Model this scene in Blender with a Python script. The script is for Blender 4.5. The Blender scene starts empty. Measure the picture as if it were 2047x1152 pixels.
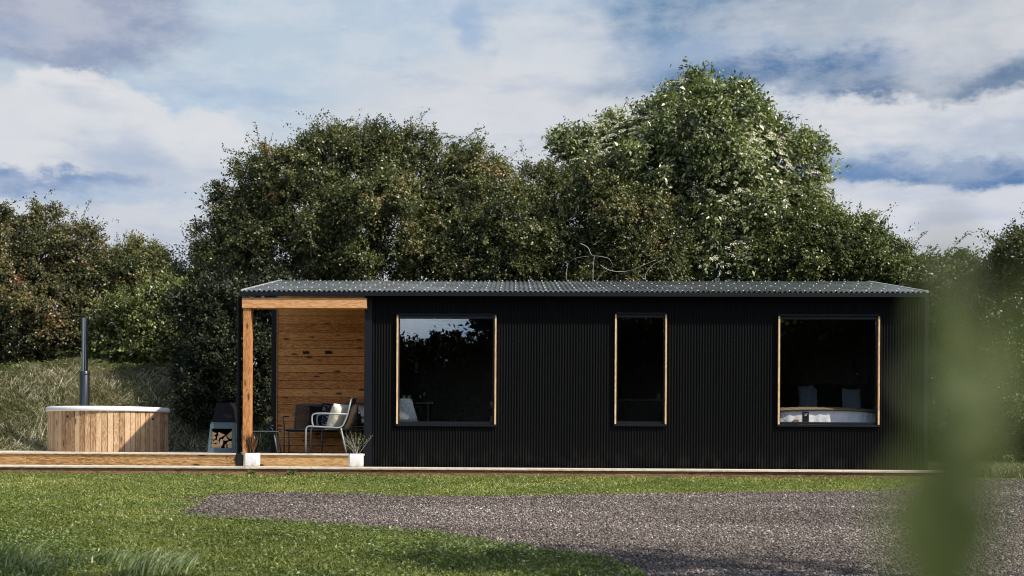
import bpy, bmesh, math, random
import numpy as np
from mathutils import Vector, Matrix
PI = math.pi
R = math.radians
scene = bpy.context.scene
COL = scene.collection

# ------------------------------------------------------------------ camera
F, CX, CH = 2720.0, 948.0, 893.0            # focal length, principal point in photo pixels
CAM = Vector((0, 0, 1.0))
YAW, ROLL = R(1.7), R(0.32)
MCAM = Matrix.Rotation(YAW, 3, 'Z') @ Matrix.Rotation(PI/2, 3, 'X') @ Matrix.Rotation(ROLL, 3, 'Z')
cam = bpy.data.cameras.new('camera')
cam.sensor_width = 36
cam.lens = F/2047*36
cam.shift_x = (1023.5-CX)/2047
cam.shift_y = (CH-576)/2047
cam.clip_start, cam.clip_end = 0.05, 2000
cam.dof.use_dof = True
cam.dof.focus_distance = 20.5
cam.dof.aperture_fstop = 5.6
camo = bpy.data.objects.new('camera', cam)
camo.location = CAM
camo.rotation_euler = MCAM.to_euler()
COL.objects.link(camo)
scene.camera = camo

def ray(px, py):
    return MCAM @ Vector(((px-CX)/F, -(py-CH)/F, -1))
def at(px, py, Y):
    d = ray(px, py)
    return CAM + d*((Y-CAM.y)/d.y)
GZ0, GS = 0.580, 0.0312
def gz(y):
    return GZ0 - GS*(19.2-y) if y < 19.2 else GZ0
def atg(px, py):
    d = ray(px, py)                          # meets the sloping lawn
    t = (GZ0-GS*19.2-CAM.z)/(d.z-GS*d.y)
    return CAM + d*t

# ------------------------------------------------------------------ sun + sky
SDIR = Vector((-1, .55, -1.097)).normalized()
sun = bpy.data.lights.new('sun', 'SUN')
sun.energy = 5.0
sun.angle = R(0.6)
sun.color = (1.0, .93, .82)
suno = bpy.data.objects.new('sun', sun)
suno.rotation_euler = SDIR.to_track_quat('-Z', 'Y').to_euler()
COL.objects.link(suno)
SUN_EL = math.asin(-SDIR.z)
SUN_AZ = math.atan2(-SDIR.x, -SDIR.y)

scene.view_settings.view_transform = 'Standard'
scene.view_settings.look = 'None'
scene.view_settings.exposure = 0.5
scene.view_settings.gamma = 1
scene.cycles.use_denoising = True
scene.cycles.max_bounces = 8
scene.cycles.transparent_max_bounces = 12
scene.cycles.caustics_reflective = False
scene.cycles.caustics_refractive = False
scene.cycles.sample_clamp_indirect = 6
scene.cycles.pixel_filter_type = 'BLACKMAN_HARRIS'
scene.cycles.filter_width = 1.1

def lin(c):
    return tuple(((v/255)/12.92 if v/255 <= .04045 else ((v/255+.055)/1.055)**2.4) for v in c)

class NT:
    """small node-tree writer"""
    def __init__(s, tree):
        s.t = tree; s.n = tree.nodes; s.l = tree.links
    def node(s, kind, **kw):
        n = s.n.new(kind)
        for k, v in kw.items(): setattr(n, k, v)
        return n
    def put(s, sock, v):
        if isinstance(v, bpy.types.NodeSocket): s.l.new(v, sock)
        elif v is not None:
            if isinstance(v, (tuple, list)) and len(v) == 3 and sock.type == 'RGBA': v = (*v, 1)
            sock.default_value = v
    def math(s, op, a, b=None, c=None, clamp=False):
        n = s.node('ShaderNodeMath', operation=op, use_clamp=clamp)
        for i, v in enumerate((a, b, c)):
            if v is not None: s.put(n.inputs[i], v)
        return n.outputs[0]
    def noise(s, vec, scale, detail=4, rough=.55, dim='3D'):
        n = s.node('ShaderNodeTexNoise', noise_dimensions=dim)
        if vec is not None: s.l.new(vec, n.inputs['Vector'])
        n.inputs['Scale'].default_value = scale
        n.inputs['Detail'].default_value = detail
        n.inputs['Roughness'].default_value = rough
        return n.outputs[0], n.outputs[1]
    def mix(s, fac, a, b, mode='MIX'):
        n = s.node('ShaderNodeMix', data_type='RGBA', blend_type=mode)
        s.put(n.inputs[0], fac); s.put(n.inputs[6], a); s.put(n.inputs[7], b)
        return n.outputs[2]
    def smooth(s, v, lo, hi, a=0., b=1.):
        n = s.node('ShaderNodeMapRange', interpolation_type='SMOOTHSTEP')
        s.put(n.inputs[0], v)
        for i, x in enumerate((lo, hi, a, b)): n.inputs[i+1].default_value = x
        return n.outputs[0]
    def ramp(s, fac, stops):
        n = s.node('ShaderNodeValToRGB')
        e = n.color_ramp.elements
        while len(e) < len(stops): e.new(.5)
        for el, (p, c) in zip(e, stops):
            el.position = p; el.color = (*c, 1)
        s.put(n.inputs[0], fac)
        return n.outputs[0]
    def mapping(s, vec, scale=(1, 1, 1), loc=(0, 0, 0)):
        n = s.node('ShaderNodeMapping')
        s.l.new(vec, n.inputs[0]); n.inputs['Scale'].default_value = scale
        n.inputs['Location'].default_value = loc
        return n.outputs[0]

world = bpy.data.worlds.new('World')
scene.world = world
world.use_nodes = True
wt = NT(world.node_tree)
wt.n.clear()
sky = wt.node('ShaderNodeTexSky', sky_type='NISHITA')
sky.sun_disc = False
sky.sun_elevation = SUN_EL
sky.sun_rotation = SUN_AZ
tc = wt.node('ShaderNodeTexCoord')
sep = wt.node('ShaderNodeSeparateXYZ')
wt.l.new(tc.outputs['Generated'], sep.inputs[0])
az = wt.math('ARCTAN2', sep.outputs[0], sep.outputs[1])
el = wt.math('ARCSINE', sep.outputs[2])
comb = wt.node('ShaderNodeCombineXYZ')
wt.l.new(az, comb.inputs[0]); wt.l.new(wt.math('MULTIPLY', el, 1.7), comb.inputs[1])
p2 = comb.outputs[0]
w1, _ = wt.noise(p2, 7, 6, .58)
w2, _ = wt.noise(wt.mapping(p2, loc=(5.2, 1.3, 3)), 7, 6, .58)
w3, _ = wt.noise(wt.mapping(p2, loc=(1.2, 7.3, 2)), 30, 6, .62)
azw = wt.math('ADD', az, wt.math('MULTIPLY', wt.math('SUBTRACT', w1, .5), .13))
elw = wt.math('ADD', el, wt.math('MULTIPLY', wt.math('SUBTRACT', w2, .5), .055))
elw = wt.math('ADD', elw, wt.math('MULTIPLY', wt.math('SUBTRACT', w3, .5), .03))
CLB = 1/0.1
def wc(c, k=1.0): return tuple(v*CLB*k for v in lin(c))
# general sky: blue with broken cloud, denser towards the horizon
n1, _ = wt.noise(wt.mapping(tc.outputs['Generated'], (1, 1, 2.6)), 3.2, 8, .58)
cover = wt.smooth(wt.math('ADD', n1, wt.smooth(sep.outputs[2], 0, .6, .16, -.05)), .47, .64)
nb, _ = wt.noise(wt.mapping(tc.outputs['Generated'], (1, 1, 3.5), (3, 3, 3)), 6, 6, .6)
cloudcol = wt.mix(wt.smooth(nb, .38, .66), wc((150, 166, 190)), wc((214, 218, 224)))
color = wt.mix(cover, sky.outputs[0], cloudcol)
dt_ = wt.node('ShaderNodeVectorMath', operation='DOT_PRODUCT')
wt.l.new(tc.outputs['Generated'], dt_.inputs[0]); dt_.inputs[1].default_value = tuple(-SDIR)
glow = wt.smooth(dt_.outputs['Value'], -.1, 1., 1., 2.2)
color = wt.mix(1., color, glow, 'MULTIPLY')
behind = wt.math('MULTIPLY', wt.smooth(sep.outputs[1], -.55, -.85), wt.smooth(sep.outputs[2], .18, .5, 1, 0))
color = wt.mix(wt.math('MULTIPLY', behind, .8), color, wt.mix(wt.smooth(nb, .36, .62), wc((150, 184, 222), 2.1), wc((215, 225, 238), 2.6)))
# high bright cloud above the trees, outside the picture
hi = wt.math('MULTIPLY', wt.smooth(el, .36, .5), wt.math('MULTIPLY', wt.smooth(el, .75, 1.1, 1, 0), wt.smooth(wt.math('ABSOLUTE', az), .7, 1.3, 1, 0)))
color = wt.mix(wt.math('MULTIPLY', hi, .85), color, wt.mix(wt.smooth(nb, .35, .65), wc((206, 214, 226), 1.15), wc((244, 244, 244), 1.3)))
# the part of the sky over the cabin: cloud banks given by direction
def dirof(px, py):
    d = ray(px, py).normalized()
    return math.atan2(d.x, d.y), math.asin(d.z)
inview = wt.math('MULTIPLY', wt.smooth(wt.math('ABSOLUTE', az), .42, .75, 1, 0), wt.smooth(el, .36, .6, 1, 0))
base = wt.mix(wt.smooth(elw, .10, .30), wc((206, 209, 217)), wc((190, 203, 215)))
lay = base
def bank(px, py, rx, ry, col, op=1., soft=.55):
    global lay
    a0, e0 = dirof(px, py)
    du = wt.math('MULTIPLY', wt.math('SUBTRACT', azw, a0), F/rx)
    dv = wt.math('MULTIPLY', wt.math('SUBTRACT', elw, e0), F/ry)
    d = wt.math('SQRT', wt.math('ADD', wt.math('MULTIPLY', du, du), wt.math('MULTIPLY', dv, dv)))
    m = wt.smooth(d, 1-soft, 1+soft, op, 0)
    lay = wt.mix(m, lay, wc(col))
for b in [
    (650, 120, 420, 130, (186, 203, 219), .85, .6),
    (1000, 30, 330, 60, (176, 196, 219), .7, .6),
    (1330, 70, 170, 100, (112, 148, 186), .9, .45),
    (1480, 15, 260, 50, (92, 132, 168), .85, .5),
    (1070, 110, 170, 90, (206, 212, 220), .9, .35),
    (960, 70, 26, 60, (150, 178, 212), .7, .8),
    (120, 0, 300, 110, (146, 160, 188), 1, .22),
    (70, -10, 190, 70, (168, 174, 194), .8, .5),
    (330, 190, 240, 40, (176, 198, 220), .9, .6),
    (135, 200, 120, 75, (222, 223, 226), 1, .14),
    (60, 265, 210, 75, (214, 217, 223), 1, .25),
    (270, 245, 90, 55, (216, 219, 224), 1, .2),
    (430, 285, 130, 65, (216, 219, 224), 1, .25),
    (235, 300, 70, 50, (184, 195, 214), .8, .6),
    (190, 270, 30, 24, (206, 212, 221), .8, .6),
    (40, 362, 230, 22, (124, 150, 190), 1, .5),
    (330, 398, 240, 22, (158, 182, 210), .9, .6),
    (560, 330, 180, 30, (190, 199, 214), .6, .8),
    (1000, 240, 330, 100, (211, 214, 220), .9, .4),
    (1560, 110, 260, 60, (186, 197, 212), .5, .7),
    (1760, 40, 300, 62, (176, 186, 200), .9, .5),
    (1660, 150, 400, 40, (88, 124, 166), 1, .5),
    (1950, 160, 230, 42, (100, 124, 156), .8, .6),
    (1480, 104, 210, 26, (160, 178, 203), .7, .7),
    (1960, 60, 150, 56, (202, 206, 212), 1, .4),
    (1870, 118, 70, 50, (182, 190, 202), .8, .5),
    (1790, 234, 280, 44, (216, 218, 223), 1, .28),
    (2010, 258, 150, 36, (156, 174, 200), .6, .8),
    (1930, 330, 330, 28, (88, 126, 174), 1, .5),
    (1740, 322, 150, 26, (134, 160, 196), .5, .8),
    (1850, 424, 380, 52, (210, 213, 222), 1, .35),
    (600, 420, 300, 60, (207, 211, 219), .8, .5),
]: bank(*b)
fine, _ = wt.noise(wt.mapping(p2, (1, 1.3, 1)), 13, 9, .68)
lay = wt.mix(wt.smooth(fine, .40, .62, 0, .55), lay, wt.mix(.55, lay, wc((224, 226, 230))))
dark, _ = wt.noise(wt.mapping(p2, (1, 2.2, 1), (9, 2, 0)), 9, 8, .6)
lay = wt.mix(wt.smooth(dark, .48, .66, 0, .55), lay, wt.mix(.5, lay, wc((132, 160, 198))))
color = wt.mix(inview, color, lay)
bg = wt.node('ShaderNodeBackground')
wt.l.new(color, bg.inputs[0])
bg.inputs[1].default_value = 0.0707
out = wt.node('ShaderNodeOutputWorld')
wt.l.new(bg.outputs[0], out.inputs[0])

# ------------------------------------------------------------------ materials
def mat(name, color=(.5, .5, .5), rough=.6, metal=0., spec=.5, build=None):
    m = bpy.data.materials.new(name)
    m.use_nodes = True
    nt = NT(m.node_tree)
    b = nt.n['Principled BSDF']
    b.inputs['Base Color'].default_value = (*color, 1)
    b.inputs['Roughness'].default_value = rough
    b.inputs['Metallic'].default_value = metal
    b.inputs['Specular IOR Level'].default_value = spec
    if build: build(nt, b)
    return m
def bump(nt, b, h, strength=.3, dist=.01):
    n = nt.node('ShaderNodeBump')
    n.inputs['Strength'].default_value = strength
    n.inputs['Distance'].default_value = dist
    nt.l.new(h, n.inputs['Height'])
    nt.l.new(n.outputs[0], b.inputs['Normal'])
def objco(nt):
    return nt.node('ShaderNodeTexCoord').outputs['Object']
def attr(nt, name='tint'):
    return nt.node('ShaderNodeAttribute', attribute_name=name).outputs['Fac']

def wood(name, dark, mid, light, axis='x', rough=.6, knots=1.0, var=.5):
    def build(nt, b):
        co = objco(nt); t = attr(nt)
        sh = nt.node('ShaderNodeVectorMath', operation='ADD')
        cmb = nt.node('ShaderNodeCombineXYZ')
        k = nt.math('MULTIPLY', t, 61.7)
        for i in range(3): nt.l.new(k, cmb.inputs[i])
        nt.l.new(co, sh.inputs[0]); nt.l.new(cmb.outputs[0], sh.inputs[1])
        v = sh.outputs[0]
        ax = {'x': 0, 'y': 1, 'z': 2}[axis]
        def sc(along, across):
            return tuple(along if i == ax else across for i in range(3))
        kn = nt.node('ShaderNodeTexVoronoi', feature='F1')
        wob, wv = nt.noise(v, 5, 2)
        nt.l.new(nt.mapping(v, sc(3.0, 9.5)), kn.inputs['Vector'])
        kn.inputs['Scale'].default_value = 1
        kd = kn.outputs['Distance']
        ring = nt.math('ADD', nt.noise(nt.mapping(v, sc(1.1, 9)), 2, 3)[0], nt.math('MULTIPLY', nt.smooth(kd, 0, .5, 1, 0), .30*knots))
        g = nt.math('SINE', nt.math('MULTIPLY', ring, 46))
        g = nt.smooth(g, -1, 1)
        fine_, _ = nt.noise(nt.mapping(v, sc(6, 160)), 1, 3)
        f = nt.math('ADD', nt.math('MULTIPLY', g, .45), nt.math('MULTIPLY', fine_, .55))
        f = nt.math('ADD', f, nt.math('MULTIPLY', nt.math('SUBTRACT', t, .5), var))
        c = nt.ramp(f, [(.1, dark), (.5, mid), (.85, light)])
        c = nt.mix(nt.smooth(kd, .09, .25, .9*knots, 0, ), c, tuple(x*.28 for x in dark))
        big, _ = nt.noise(v, 1.7, 3)
        c = nt.mix(nt.smooth(big, .35, .7, 0, .3), c, nt.mix(.5, c, dark))
        nt.l.new(c, b.inputs['Base Color'])
        bump(nt, b, fine_, .25, .003)
    return mat(name, rough=rough, spec=.3, build=build)

M = {}
M['larch'] = wood('larch cladding', (.34, .115, .027), (.64, .255, .066), (.76, .37, .12), 'x', knots=1.2, var=.45)
M['beam'] = wood('larch beam', (.32, .13, .045), (.50, .235, .09), (.60, .33, .155), 'x')
M['post'] = wood('larch post', (.25, .09, .027), (.42, .175, .058), (.54, .26, .10), 'z')
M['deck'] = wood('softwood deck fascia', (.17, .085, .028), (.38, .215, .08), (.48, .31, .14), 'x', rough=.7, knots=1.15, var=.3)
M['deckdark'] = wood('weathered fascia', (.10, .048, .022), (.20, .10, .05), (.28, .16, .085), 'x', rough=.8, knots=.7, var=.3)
M['decktop'] = wood('deck boards', (.40, .33, .25), (.55, .47, .37), (.64, .58, .48), 'x', rough=.7, knots=.3, var=.3)
M['stave'] = wood('tub staves', (.22, .125, .06), (.40, .25, .135), (.52, .37, .23), 'z', rough=.65, knots=1, var=.75)
M['jamb'] = wood('window jamb timber', (.45, .25, .11), (.62, .39, .20), (.72, .52, .32), 'z', rough=.5, knots=.4)
M['logbark'] = mat('log bark', (.06, .035, .02), .9)
def _logend(nt, b):
    co = objco(nt)
    wv = nt.node('ShaderNodeTexWave', wave_type='RINGS', rings_direction='Y')
    nt.l.new(co, wv.inputs[0]); wv.inputs['Scale'].default_value = 30; wv.inputs['Distortion'].default_value = 2
    t = attr(nt)
    c = nt.mix(t, (.42, .24, .11), (.62, .44, .26))
    c = nt.mix(nt.math('MULTIPLY', wv.outputs['Fac'], .45), c, nt.mix(.5, c, (.22, .10, .04)))
    nt.l.new(c, b.inputs['Base Color'])
M['logend'] = mat('log end grain', rough=.8, build=_logend)
def _black(nt, b):
    co = objco(nt)
    n, _ = nt.noise(nt.mapping(co, (1, 1, .25)), 2.2, 5)
    c = nt.mix(n, (.0026, .0028, .0030), (.0042, .0044, .0047))
    s = nt.node('ShaderNodeSeparateXYZ'); nt.l.new(co, s.inputs[0])
    n3, _ = nt.noise(nt.mapping(co, (1, 1, .5)), 7, 5)
    dust = nt.math('MULTIPLY', nt.smooth(s.outputs[2], .12, .55, .30, 0), nt.smooth(n3, .4, .7))
    c = nt.mix(dust, c, (.035, .030, .024))
    nt.l.new(c, b.inputs['Base Color'])
    n2, _ = nt.noise(co, 9, 4)
    nt.l.new(nt.smooth(n2, .3, .7, .48, .62), b.inputs['Roughness'])
M['clad'] = mat('black steel cladding', rough=.5, spec=.07, build=_black)
M['trim'] = mat('dark flashing', (.0045, .006, .009), .5, spec=.2)
M['frame'] = mat('black window frame', (.006, .007, .009), .4, spec=.3)
def _roof(nt, b):
    co = objco(nt)
    n, _ = nt.noise(nt.mapping(co, (1, 1.5, 1)), 1.3, 6)
    nt.l.new(nt.mix(n, (.20, .23, .25), (.38, .41, .43)), b.inputs['Base Color'])
    nt.l.new(nt.smooth(n, .3, .7, .18, .30), b.inputs['Roughness'])
M['roof'] = mat('coated steel roof', rough=.3, metal=.75, spec=.7, build=_roof)
M['screw'] = mat('screw heads', (.75, .76, .78), .3, metal=.2)
M['verge'] = mat('verge flashing', (.42, .43, .42), .35, metal=.3)
def _glass(nt, b):
    tr = nt.node('ShaderNodeBsdfTransparent'); tr.inputs[0].default_value = (.985, .99, .985, 1)
    gl = nt.node('ShaderNodeBsdfGlossy'); gl.inputs['Roughness'].default_value = 0.0
    gl.inputs[0].default_value = (.92, .97, 1, 1)
    ge = nt.node('ShaderNodeNewGeometry')
    dp = nt.node('ShaderNodeVectorMath', operation='DOT_PRODUCT')
    nt.l.new(ge.outputs['Incoming'], dp.inputs[0]); nt.l.new(ge.outputs['Normal'], dp.inputs[1])
    q = nt.math('POWER', nt.math('SUBTRACT', 1., nt.math('ABSOLUTE', dp.outputs['Value'])), 5.)
    n, _ = nt.noise(objco(nt), 1.6, 1)
    bp = nt.node('ShaderNodeBump'); bp.inputs['Strength'].default_value = .02; bp.inputs['Distance'].default_value = .02
    nt.l.new(n, bp.inputs['Height']); nt.l.new(bp.outputs[0], gl.inputs['Normal'])
    mx = nt.node('ShaderNodeMixShader')
    nt.l.new(nt.math('ADD', nt.math('MULTIPLY', q, .85), .10, clamp=True), mx.inputs[0])
    nt.l.new(tr.outputs[0], mx.inputs[1]); nt.l.new(gl.outputs[0], mx.inputs[2])
    nt.l.new(mx.outputs[0], nt.n['Material Output'].inputs[0])
M['glass'] = mat('window glass', build=_glass)
def _wineglass(nt, b):
    b.inputs['Transmission Weight'].default_value = 1
    b.inputs['IOR'].default_value = 1.45
M['wine'] = mat('clear glassware', (.9, 1, .97), .02, build=_wineglass)
M['inwall'] = mat('dark plaster', (.105, .105, .085), .9)
M['infloor'] = mat('dark floor', (.03, .022, .016), .7)
M['white'] = mat('white glazed pot', (.72, .71, .70), .5)
def _potgrime(nt, b):
    co = objco(nt)
    n, _ = nt.noise(co, 14, 5)
    s = nt.node('ShaderNodeSeparateXYZ'); nt.l.new(co, s.inputs[0])
    m = nt.math('MULTIPLY', nt.smooth(s.outputs[2], .0, .10, 1, .1), nt.smooth(n, .35, .7))
    nt.l.new(nt.mix(m, (.66, .66, .66), (.44, .39, .34)), b.inputs['Base Color'])
M['pot'] = mat('white pot', rough=.55, build=_potgrime)
M['rim'] = mat('acrylic tub rim', (.62, .63, .64), .35)
M['steel'] = mat('stainless flue', (.20, .205, .21), .14, metal=1)
M['steeldark'] = mat('blackened flue guard', (.06, .062, .066), .25, metal=.8)
M['firesteel'] = mat('blue grey steel', (.055, .095, .115), .5, spec=.5)
def _rust(nt, b):
    co = objco(nt)
    n, _ = nt.noise(co, 6, 6)
    nt.l.new(nt.mix(nt.smooth(n, .55, .7), (.012, .012, .014), (.05, .028, .022)), b.inputs['Base Color'])
M['hood'] = mat('sooty steel hood', rough=.6, spec=.06, build=_rust)
M['soot'] = mat('inner steel', (.01, .01, .01), .8)
M['chairpaint'] = mat('grey painted tube', (.24, .255, .265), .38, spec=.5)
M['benchpaint'] = mat('dark grey painted tube', (.10, .115, .125), .45)
M['mesh'] = mat('dark woven cord', (.030, .034, .036), .8)
def fabric(name, c1, c2, scale=60):
    def build(nt, b):
        co = objco(nt)
        n, _ = nt.noise(co, scale, 3)
        nt.l.new(nt.mix(n, c1, c2), b.inputs['Base Color'])
        n2, _ = nt.noise(co, 9, 3)
        bump(nt, b, n2, .6, .02)
    return mat(name, rough=.95, spec=.1, build=build)
M['cream'] = fabric('cream linen', (.50, .46, .38), (.72, .68, .58))
M['whitecush'] = fabric('white linen', (.55, .54, .52), (.75, .74, .72))
M['blackcloth'] = fabric('black cloth', (.008, .008, .01), (.02, .02, .024))
M['greycush'] = fabric('light grey cloth', (.28, .29, .31), (.36, .37, .39))
def _pattern(nt, b):
    co = objco(nt)
    v = nt.node('ShaderNodeTexVoronoi', feature='DISTANCE_TO_EDGE')
    nt.l.new(co, v.inputs['Vector']); v.inputs['Scale'].default_value = 19
    n, _ = nt.noise(co, 26, 3)
    m = nt.math('MULTIPLY', nt.smooth(v.outputs['Distance'], .03, .09, 1, 0), nt.smooth(n, .46, .6))
    nt.l.new(nt.mix(m, (.022, .023, .027), (.62, .62, .63)), b.inputs['Base Color'])
M['pattern'] = mat('patterned cloth', rough=.95, spec=.1, build=_pattern)
M['duvet'] = fabric('white duvet', (.82, .84, .88), (.88, .89, .92), 12)
M['throw'] = fabric('brown wool throw', (.16, .125, .075), (.30, .24, .15), 90)
M['bluepillow'] = fabric('blue grey pillow', (.24, .28, .34), (.34, .39, .46), 30)
M['plastic'] = mat('white moulded shell', (.62, .66, .66), .4)
M['darkwood'] = mat('dark wood', (.055, .038, .028), .5)
M['redleather'] = mat('dark red leather', (.05, .012, .009), .45)
M['ceramic'] = mat('stoneware', (.36, .33, .28), .5)
M['tray'] = mat('oak tray', (.30, .14, .06), .5)
M['blackmetal'] = mat('black metal', (.012, .012, .013), .35, spec=.5)
M['chrome'] = mat('bright metal', (.7, .7, .7), .15, metal=1)
M['mark'] = mat('white print', (.75, .75, .75), .6)
M['worktop'] = mat('worktop', (.20, .18, .15), .35)
M['soil'] = mat('potting soil', (.03, .02, .014), .95)

def leafmat(name, stops, rough=.42, spec=.5, trans=.28, tcol=None):
    def build(nt, b):
        t = attr(nt)
        c = nt.ramp(t, stops)
        nt.l.new(c, b.inputs['Base Color'])
        tl = nt.node('ShaderNodeBsdfTranslucent')
        nt.l.new(nt.mix(1., c, tcol or (1.25, 1.5, .55), 'MULTIPLY'), tl.inputs[0])
        mx = nt.node('ShaderNodeMixShader'); mx.inputs[0].default_value = trans
        nt.l.new(b.outputs[0], mx.inputs[1]); nt.l.new(tl.outputs[0], mx.inputs[2])
        nt.l.new(mx.outputs[0], nt.n['Material Output'].inputs[0])
    return mat(name, rough=rough, spec=spec, build=build)
M['haw'] = leafmat('hawthorn leaves', [(0, (.022, .028, .009)), (.4, (.068, .080, .023)), (.8, (.175, .175, .062)), (.92, (.22, .16, .075)), (1, (.26, .13, .06))], trans=.2, spec=.45)
M['hawbrown'] = leafmat('bronzed hawthorn leaves', [(0, (.024, .026, .009)), (.4, (.072, .074, .024)), (.75, (.155, .135, .052)), (.92, (.20, .12, .06)), (1, (.22, .10, .05))], trans=.2, spec=.45)
M['elder'] = leafmat('elder leaves', [(0, (.028, .037, .012)), (.4, (.105, .130, .040)), (1, (.36, .38, .19))], rough=.36, trans=.2)
M['greenbush'] = leafmat('fresh green leaves', [(0, (.026, .036, .009)), (.45, (.085, .105, .025)), (1, (.24, .25, .085))], trans=.22)
M['fir'] = leafmat('dark evergreen leaves', [(0, (.004, .006, .003)), (.5, (.009, .011, .005)), (1, (.018, .022, .009))], rough=.8, spec=.1, trans=.03)  # leaf colour set near black so the trees reflect dark in the panes
M['ivy'] = leafmat('dark ivy leaves', [(0, (.010, .014, .005)), (.5, (.026, .034, .012)), (1, (.10, .11, .04))], trans=.12, rough=.5, spec=.3)  # shade beside the porch is painted into this bush's leaf colour
M['flower'] = mat('cream elder blossom', (.74, .72, .54), .8)
def _bark(nt, b):
    n, _ = nt.noise(nt.mapping(objco(nt), (6, 6, 1.5)), 4, 6)
    nt.l.new(nt.mix(n, (.035, .028, .02), (.11, .09, .07)), b.inputs['Base Color'])
M['bark'] = mat('bark', rough=.9, build=_bark)
M['deadwood'] = mat('bleached dead twig', (.30, .27, .23), .8)
M['grassblade'] = leafmat('lawn blades', [(0, (.045, .060, .011)), (.45, (.155, .178, .032)), (.8, (.30, .30, .075)), (1, (.56, .53, .30))], rough=.5, trans=.3, spec=.4)
M['tuft'] = leafmat('tall grass', [(0, (.06, .09, .03)), (.6, (.17, .21, .085)), (1, (.42, .46, .27))], rough=.5, trans=.3)
M['straw'] = leafmat('rough bank grass', [(0, (.06, .078, .022)), (.35, (.13, .145, .048)), (.65, (.30, .27, .15)), (1, (.60, .54, .40))], rough=.6, trans=.2, tcol=(1.1, 1.1, .8))
M['foreleaf'] = leafmat('young green leaf', [(0, (.11, .13, .045)), (.5, (.165, .19, .08)), (1, (.29, .32, .19))], rough=.5, trans=.6)
M['weed'] = leafmat('weed leaves', [(0, (.05, .078, .018)), (.5, (.115, .155, .042)), (1, (.28, .33, .15))])
def _ground(nt, b):
    co = objco(nt)
    n, _ = nt.noise(co, .9, 6)
    n2, _ = nt.noise(co, 28, 5, .7)
    c = nt.ramp(n, [(.3, (.045, .060, .014)), (.5, (.085, .100, .024)), (.7, (.13, .12, .042))])
    c = nt.mix(nt.smooth(n2, .45, .75, 0, .7), c, (.020, .028, .008))
    nt.l.new(c, b.inputs['Base Color'])
    bump(nt, b, n2, .8, .03)
M['ground'] = mat('turf', rough=.95, spec=.05, build=_ground)
def _gravel(nt, b):
    co = objco(nt)
    v = nt.node('ShaderNodeTexVoronoi'); nt.l.new(co, v.inputs['Vector']); v.inputs['Scale'].default_value = 55
    n, _ = nt.noise(co, 1.2, 4)
    s = nt.node('ShaderNodeSeparateColor'); nt.l.new(v.outputs['Color'], s.inputs[0])
    c = nt.ramp(s.outputs[0], [(0, (.025, .021, .020)), (.5, (.075, .064, .060)), (.85, (.16, .14, .13)), (1, (.3, .28, .27))])
    c = nt.mix(nt.smooth(n, .35, .7, 0, .4), c, (.06, .045, .033))
    nt.l.new(c, b.inputs['Base Color'])
    bump(nt, b, v.outputs['Distance'], 1., .012)
M['gravel'] = mat('gravel bed', rough=.9, spec=.2, build=_gravel)
def _stone(nt, b):
    nt.l.new(nt.ramp(attr(nt), [(0, (.022, .017, .014)), (.3, (.080, .063, .053)), (.6, (.165, .135, .116)), (.85, (.28, .24, .215)), (1, (.60, .56, .52))]), b.inputs['Base Color'])
M['stone'] = mat('gravel stones', rough=.75, spec=.35, build=_stone)

# ------------------------------------------------------------------ helpers
def tag(o, label=None, cat=None, group=None, kind=None):
    if label: o['label'] = label
    if cat: o['category'] = cat
    if group: o['group'] = group
    if kind: o['kind'] = kind
    return o
def empty(name, loc, rz=0, label=None, cat=None, group=None):
    o = bpy.data.objects.new(name, None)
    o.empty_display_size = .1
    o.location = loc; o.rotation_euler = (0, 0, rz)
    COL.objects.link(o)
    return tag(o, label, cat, group)

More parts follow.
